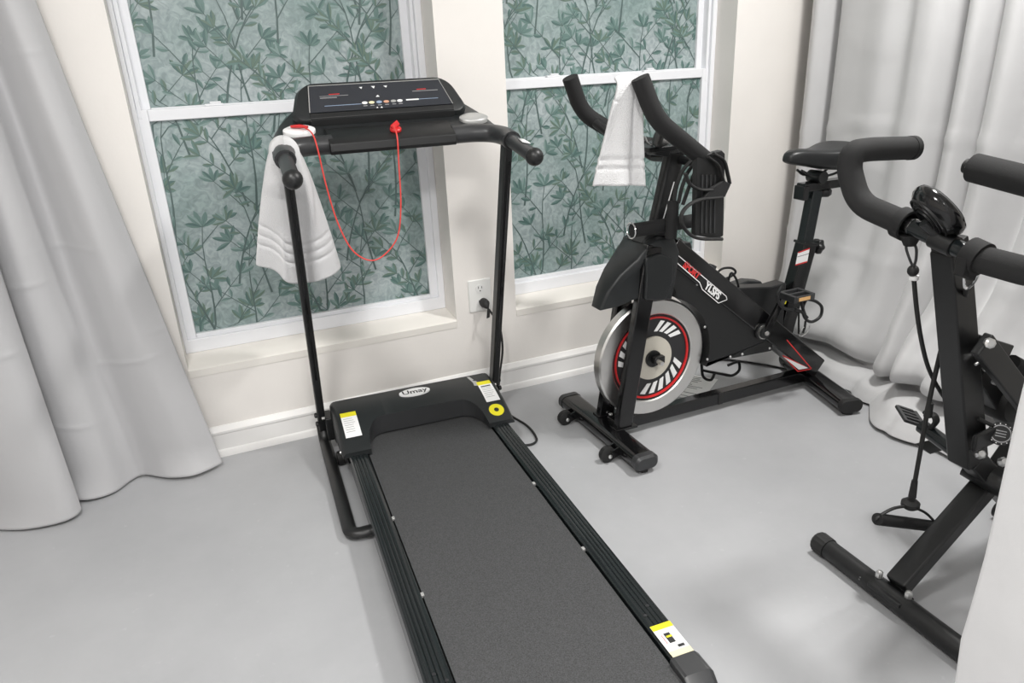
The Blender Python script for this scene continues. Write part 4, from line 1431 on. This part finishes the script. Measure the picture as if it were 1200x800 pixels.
# front foot
F0, F1 = Vector((1.337, 1.125, .027)), Vector((1.318, .665, .027))
MB().tube([F0, F1], .0255, 20).build('front_foot', M_BLACK, xb)
fd = (F0 - F1).normalized()
for c, sg in ((F0, 1), (F1, -1)):
    mb = MB(); secs = []
    for h, k in ((-.028, 1.0), (0.008, 1.02), (.014, .86)):
        secs.append([c + fd * sg * h + (fd.cross(Vector((0, 0, 1))) * math.cos(t * math.pi / 30) + Vector((0, 0, 1)) * math.sin(t * math.pi / 30)) * .0275 * k * (1 + .025 * math.cos(t * math.pi / 30 * 15)) for t in range(60)])
    mb.loft(secs).build('foot_cap', M_RUBBER, xb, ang=30)
# lower frame beam rising from the foot
A0, A1 = Vector((1.345, .905, .052)), Vector((1.655, YX, .262))
MB().beam(A0, A1, .052, .040).build('lower_beam', M_BLACK, xb, bevel=.006)
A2 = Vector((2.02, YX, .70))
MB().beam(A1, A2, .046, .036).build('seat_beam', M_BLACK, xb, bevel=.006)
MB().beam(A0 + Vector((-.02, .045, -.012)), A0 + Vector((-.02, -.045, -.012)), .05, .012, (1, 0, 0)).build('foot_bracket', M_BLACK, xb, bevel=.003)
for s in (-1, 1):
    c = Vector((1.333, .905 + s * .040, .058))
    MB().lathe(c, (0, 0, 1), [(.009, -.006), (.009, .006), (.006, .011), (.003, .012)], 6).build('bolt', M_BOLT, xb)
for yy in (.975, .85, .80):
    MB().lathe((1.333 - .0247, yy, .034), (-1, 0, .3), [(.005, -.002), (.004, .0015)], 8).build('screw', M_BOLT, xb)
# handlebar post
B0, B1 = Vector((1.535, YX, .335)), Vector((1.338, YX, .868))
MB().beam(B0, B1, .056, .066, (0, 1, 0), w2=.050, h2=.056).build('handlebar_post', M_BLACK, xb, bevel=.005)
MB().beam(B1, B1 + Vector((-.008, 0, .016)), .046, .050).build('post_cap', M_RUBBER, xb, bevel=.003)
RL = Vector((1.86, .90, .04))
MB().beam(B0 + Vector((.01, 0, 0)), RL, .046, .05).build('rear_leg', M_BLACK, xb, bevel=.005)
MB().tube([(1.88, .70, .026), (1.88, 1.02, .026)], .025, 18).build('rear_foot', M_BLACK, xb)
# pivot joint with bolts
pv = Vector((1.615, YX - .02, .272))
MB().tube([Vector((1.60, .955, .285)), Vector((1.62, .865, .262))], .034, 18).build('pivot_collar', M_BLACK, xb, ang=50)
MB().tube([Vector((1.62, .865, .262)), Vector((1.635, .78, .240))], .026, 18).build('pivot_tube', M_GLOSS, xb)
for q, Y in (((1149, 532), .875), ((1176, 541), .85)):
    MB().lathe(PY(*q, Y), (-.5, -.6, .6), [(.011, -.008), (.011, .004), (.007, .010)], 8).build('bolt', M_BOLT, xb)
# foot peg with slotted pedal on the far side
pe0 = Vector((1.60, .94, .288)); pe1 = PX(1080, 499, 1.615)
MB().tube([pe0, pe1], .0185, 16).build('pedal_tube', M_RAIL, xb)
pc_ = PX(1066, 489, 1.62)
pdx = Vector((.55, .83, .06)).normalized(); pdy = Vector((-.78, .53, .32)).normalized()
pdn = pdx.cross(pdy).normalized()


def pedq(a, b, c=0):
    return pc_ + pdx * a + pdy * b + pdn * c


p_ = MB()
for b0, b1 in ((-.030, -.018), (.020, .030)):
    p_.prism([pedq(-.042, b0), pedq(.042, b0), pedq(.036, b1), pedq(-.042, b1)], pdn * .008)
for a0 in (-.042, -.022, -.004, .014, .032):
    p_.prism([pedq(a0, -.02), pedq(a0 + .010, -.02), pedq(a0 + .010, .022), pedq(a0, .022)], pdn * .008)
xp = p_.build('pedal', M_PLAST2, xb, bevel=.0015)
MB().tube(smooth([PX(1085, 483, 1.61), PX(1094, 486, 1.60), PX(1097, 494, 1.60), PX(1090, 502, 1.61)], 5), .010, 10, flat=.6).build('pedal_strap', M_RUBBER, xb)
MB().prism([PX(a, b, 1.64) for a, b in ((1081, 525), (1098, 521), (1106, 527), (1090, 532))], (0.01, .03, -.004)).build('pedal_underside', M_BLACK, xb)  # dark block added as the lower face of the pedal
# twin struts from the post to the flywheel
for Y in (.862, .985):
    MB().beam(PY(1150, 402, Y), PY(1215, 488, Y), .020, .052).build('strut', M_BLACK, xb, bevel=.004)
MB().beam(PY(1146, 432, .925), PY(1185, 498, .925), .030, .045).build('inner_strut', M_BLACK, xb, bevel=.003)
MB().lathe(PY(1178, 468, .925), (0, 1, 0), [(.045, -.03), (.05, -.02), (.05, .02), (.045, .03)], 28).build('small_flywheel', M_RUBBER, xb)
MB().beam(PY(1136, 398, .925), PY(1156, 404, .925), .11, .034).build('strut_bracket', M_BLACK, xb, bevel=.003)
for q, Y, r in (((1160, 402), .85, .011), ((1156, 432), .88, .007), ((1166, 448), .88, .006)):
    MB().lathe(PY(*q, Y), (-.55, -.8, .2), [(r, -.006), (r, .003), (r * .6, .006)], 8).build('bolt', M_BOLT, xb)
MB().tube([PY(1143, 427, .88), PY(1153, 421, .88)], .003, 8).build('pin', M_BOLT, xb)
MB().tube([PY(1186, 424, .95), PY(1225, 445, .95)], .018, 12).build('strut_grip', M_FOAM, xb)
# tension dial
dc = PY(1173, 508, .86)
dn = (CAM - dc).normalized()
dl = MB().lathe(dc, dn, [(.026, -.02), (.026, 0), (.024, .003)], 28).build('tension_dial', M_BLACK, xb)
MB().ring(dc + dn * .003, dn, [(.0175, 0), (.020, 0), (.020, .001), (.0175, .001)], 28).build('dial_ring', M_GREYP, dl)
for k in range(14):
    a = 2 * math.pi * k / 14
    s_ = dn.cross(Vector((0, 0, 1))).normalized(); u_ = s_.cross(dn)
    c = dc + dn * .003 + (s_ * math.cos(a) + u_ * math.sin(a)) * .0225
    MB().lathe(c, dn, [(.0013, 0), (.0013, .001)], 6).build('dial_mark', M_WHITE, dl)
mk = MB()
for k in (-1, 0, 1):
    c = dc + dn * .0032 + u_ * (k * .006)
    mk.add([c - s_ * .010 - u_ * .001, c + s_ * .010 - u_ * .001, c + s_ * .010 + u_ * .001, c - s_ * .010 + u_ * .001], [(0, 1, 2, 3)])
mk.build('dial_text', M_GREYP, dl, fix=False)
MB().beam(PY(1140, 520, .875), PY(1172, 506, .875), .012, .045).build('crank_plate', M_BLACK, xb, bevel=.006)
MB().tube(smooth([PY(1146, 490, .89), PY(1160, 497, .88), PY(1176, 503, .87)], 4), .0045, 8).build('cable', M_RUBBER, xb)
# handlebar
c0 = Vector((1.300, .995, .906)); c1 = Vector((1.300, .842, .872))
MB().tube([c0 + (c0 - c1) * .15, c1 + (c1 - c0) * .15], .0165, 18).build('handlebar_tube', M_RAIL, xb)
MB().tube([c0 + (c1 - c0) * .42, c0 + (c1 - c0) * .72], .0205, 18).build('tube_clamp', M_BLACK, xb)
MB().tube([B1 + Vector((-.004, 0, .008)), (1.303, .925, .892)], .014, 12).build('bar_stem', M_RUBBER, xb)
MB().tube([c0 + Vector((0, .018, .004)), c0 + Vector((0, -.016, -.0035))], .018, 16).build('chrome_sleeve', M_CHROME, xb)
gl = fillet([(1.300, 1.005, .908), (1.298, 1.115, .930), (1.297, 1.150, 1.000), (1.300, 1.150, 1.034), (1.345, 1.15, 1.036), (1.480, 1.146, 1.028)], .055, 8)
MB().tube(gl, .0255, 20).build('bar_grip', M_FOAMG, xb, ang=50)
MB().lathe((1.480, 1.146, 1.028), (1, 0, -.05), [(.0265, -.012), (.0265, .002), (.021, .0025), (.021, .001)], 20).build('grip_end', M_FOAM, xb)
gr_ = fillet([(1.300, .835, .870), (1.298, .720, .866), (1.297, .690, .93), (1.300, .688, .985), (1.345, .688, .99), (1.480, .690, .985)], .055, 8)
MB().tube(gr_, .0255, 20).build('bar_grip', M_FOAMG, xb, ang=50)
# round meter
mc_ = PY(1098, 248, .925)
mn = Vector((.667, -.333, .667)).normalized()
mt_ = MB().lathe(mc_, mn, [(.012, -.024), (.032, -.022), (.048, -.016), (.058, -.005), (.060, .005), (.057, .014), (.050, .018)], 40).build('meter', M_GLOSS, xb, ang=50)
MB().lathe(mc_ + mn * .0185, mn, [(.048, -.001), (.048, .0008)], 36).build('meter_face', M_SCREEN, mt_)
for k in range(3):
    MB().ring(mc_ + mn * (-.016 - .003 * k), mn, [(.044 - .011 * k, -.004), (.047 - .011 * k, -.004), (.047 - .011 * k, 0), (.044 - .011 * k, 0)], 36).build('meter_groove', M_BLACK, mt_)
MB().tube([mc_ - mn * .028, Vector((1.300, .915, .895))], .011, 12).build('meter_stem', M_BLACK, xb)
# seat and back roller behind the partition
MB().tube([(2.0, YX, .66), (1.99, YX, .78)], .018, 14).build('seat_post', M_STEEL, xb)
st2 = []
for x, w in ((1.86, .05), (1.90, .10), (1.97, .13), (2.07, .14), (2.13, .12)):
    st2.append([(x, YX + w * math.cos(2 * math.pi * k / 14), .80 + .028 * math.sin(2 * math.pi * k / 14)) for k in range(14)])
MB().loft(st2).build('seat', M_LEATH, xb, ang=60)
MB().tube(fillet([(2.0, YX, .70), (1.78, YX, .72), (1.70, YX, .93)], .06), .014, 12).build('roller_arm', M_BLACK, xb)
r0 = PX(1141, 196.5, 1.70); r1 = r0 + Vector((0, -.44, -.055))
rd = (r1 - r0).normalized()
MB().tube([r0, r1], .034, 22).build('foam_roller', M_FOAMG, xb)
MB().tube([r0 - rd * .018, r1 + rd * .018], .016, 16).build('roller_rod', M_STEEL, xb)
MB().tube([r0 - rd * .020, r0 - rd * .012], .0175, 16).build('rod_cap', M_RUBBER, xb)

# two resistance bands clipped to the folding bike's handlebar
def strap(mb, c, r, w=.022):
    ax = (c0 - c1).normalized()
    mb.ring(c, ax, [(r, -w / 2), (r + .006, -w / 2), (r + .006, w / 2), (r, w / 2)], 24)


def carabiner(mb, a, b, w):
    a = Vector(a); b = Vector(b); d = b - a; s = Vector((0.55, -.83, 0)) * w
    mb.tube(smooth([a, a + d * .2 + s, a + d * .75 + s * .7, b, a + d * .7 - s * .6, a + d * .2 - s], 5, True), .0028, 8, closed=True)


ba = thing('resistance_band', 'black elastic band clipped by a strap next to the round meter', 'resistance band', (1.31, .99, .80), group='bands on the folding bike')
cl = c0 + Vector((0, .004, .0))
mb = MB(); strap(mb, cl, .0265); mb.build('strap', M_FOAM, ba)
MB().tube([PY(1067, 274, .985) + Vector((0, 0, 0)), PY(1066, 287, .985)], [.022, .012], 12).build('strap_tail', M_FOAM, ba)
mb = MB(); carabiner(mb, PY(1067, 284, .985), PY(1070, 311, .985), .009); mb.build('carabiner', M_PLAST2, ba)
MB().sphere(PY(1070, 317, .985), .0115, (1, 1, 1.1), 14).build('stopper', M_RUBBER, ba)
MB().lathe(PY(1071, 325, .985), (0, 0, 1), [(.009, -.005), (.010, 0), (.009, .005)], 14).build('ferrule', M_WHITE, ba)
cb = [PY(1071, 327, .985), PY(1074, 360, .985), PY(1079, 395, .985), PY(1087, 428, .985), PY(1098, 452, .985), PY(1112, 472, .985), PY(1128, 485, .99)]
MB().tube(smooth(cb, 6), .0048, 10).build('cord', M_RUBBER, ba)

bb_ = thing('resistance_band', 'black elastic band with a triangular foam handle hanging near the floor', 'resistance band', (1.40, .97, .20), group='bands on the folding bike')
cr_ = c1 + Vector((0, 0, 0))
mb = MB(); strap(mb, cr_, .0268, .03); mb.build('strap', M_FOAM, bb_)
MB().prism([PY(a, b, .835) for a, b in ((1133, 303), (1150, 309), (1143, 330), (1128, 324))], (0, .02, 0)).build('strap_tail', M_FOAM, bb_, bevel=.003)
mb = MB(); carabiner(mb, PY(1140, 318, .85), PY(1132, 338, .87), .010); mb.build('carabiner', M_CHROME, bb_)
cc = [PY(1133, 336, .87), PY(1131, 346, .90), PY(1126, 358, .962), PY(1118, 376, .972), PY(1106, 400, .972), PY(1098, 430, .972), PY(1089, 470, .972), PY(1080, 520, .972), PY(1072, 565, .972)]
MB().tube(smooth(cc, 6), .0052, 10).build('cord', M_RUBBER, bb_)
MB().tube([PY(1090, 472, .972), PY(1087, 488, .972)], [.0075, .009], 12).build('cord_sleeve', M_RUBBER, bb_)
MB().tube([PY(1072, 563, .972), PY(1069, 582, .972)], [.007, .009], 12).build('cord_sleeve', M_RUBBER, bb_)
hbp = PY(1067, 590, .972)
MB().lathe(hbp, (0, 0, 1), [(.014, -.012), (.021, -.006), (.021, .004), (.012, .012)], 18).build('swivel', M_RUBBER, bb_)
g0, g1 = PY(1028, 608, .972), PY(1098, 617, .972)
for e in (g0, g1):
    MB().tube(smooth([hbp + Vector((0, 0, -.006)), hbp.lerp(e, .55) + Vector((0, 0, .010)), e + Vector((0, 0, .004)), e + Vector((0, 0, -.006))], 6), .0042, 8, flat=.8).build('webbing', M_RUBBER, bb_)
MB().tube([g0, g1], .0145, 16).build('foam_handle', M_FOAM, bb_)

# printed sheet on the floor behind the spin bike
s0 = PZ(806, 452); e1 = Vector((.82, .57, 0)).normalized(); e2 = Vector((-.57, .82, 0)).normalized()
lf_ = thing('leaflet', 'white printed sheet lying on the floor behind the spin bike wheel', 'paper', (s0.x, s0.y, 0))
MB().prism([s0 + e1 * a + e2 * b + Vector((0, 0, .0006)) for a, b in ((-.11, -.09), (.11, -.09), (.11, .09), (-.11, .09))], (0, 0, .0008)).build('sheet', M_PAPER, lf_)
tx = MB()
for k in range(13):
    a = -.095 + k * .0155
    ln = random.Random(k).uniform(.06, .16)
    tx.add([s0 + e1 * a + e2 * (.08 - ln) + Vector((0, 0, .0018)), s0 + e1 * (a + .004) + e2 * (.08 - ln) + Vector((0, 0, .0018)), s0 + e1 * (a + .004) + e2 * .08 + Vector((0, 0, .0018)), s0 + e1 * a + e2 * .08 + Vector((0, 0, .0018))], [(0, 1, 2, 3)])
tx.build('print_lines', M_BLKP, lf_, fix=False)
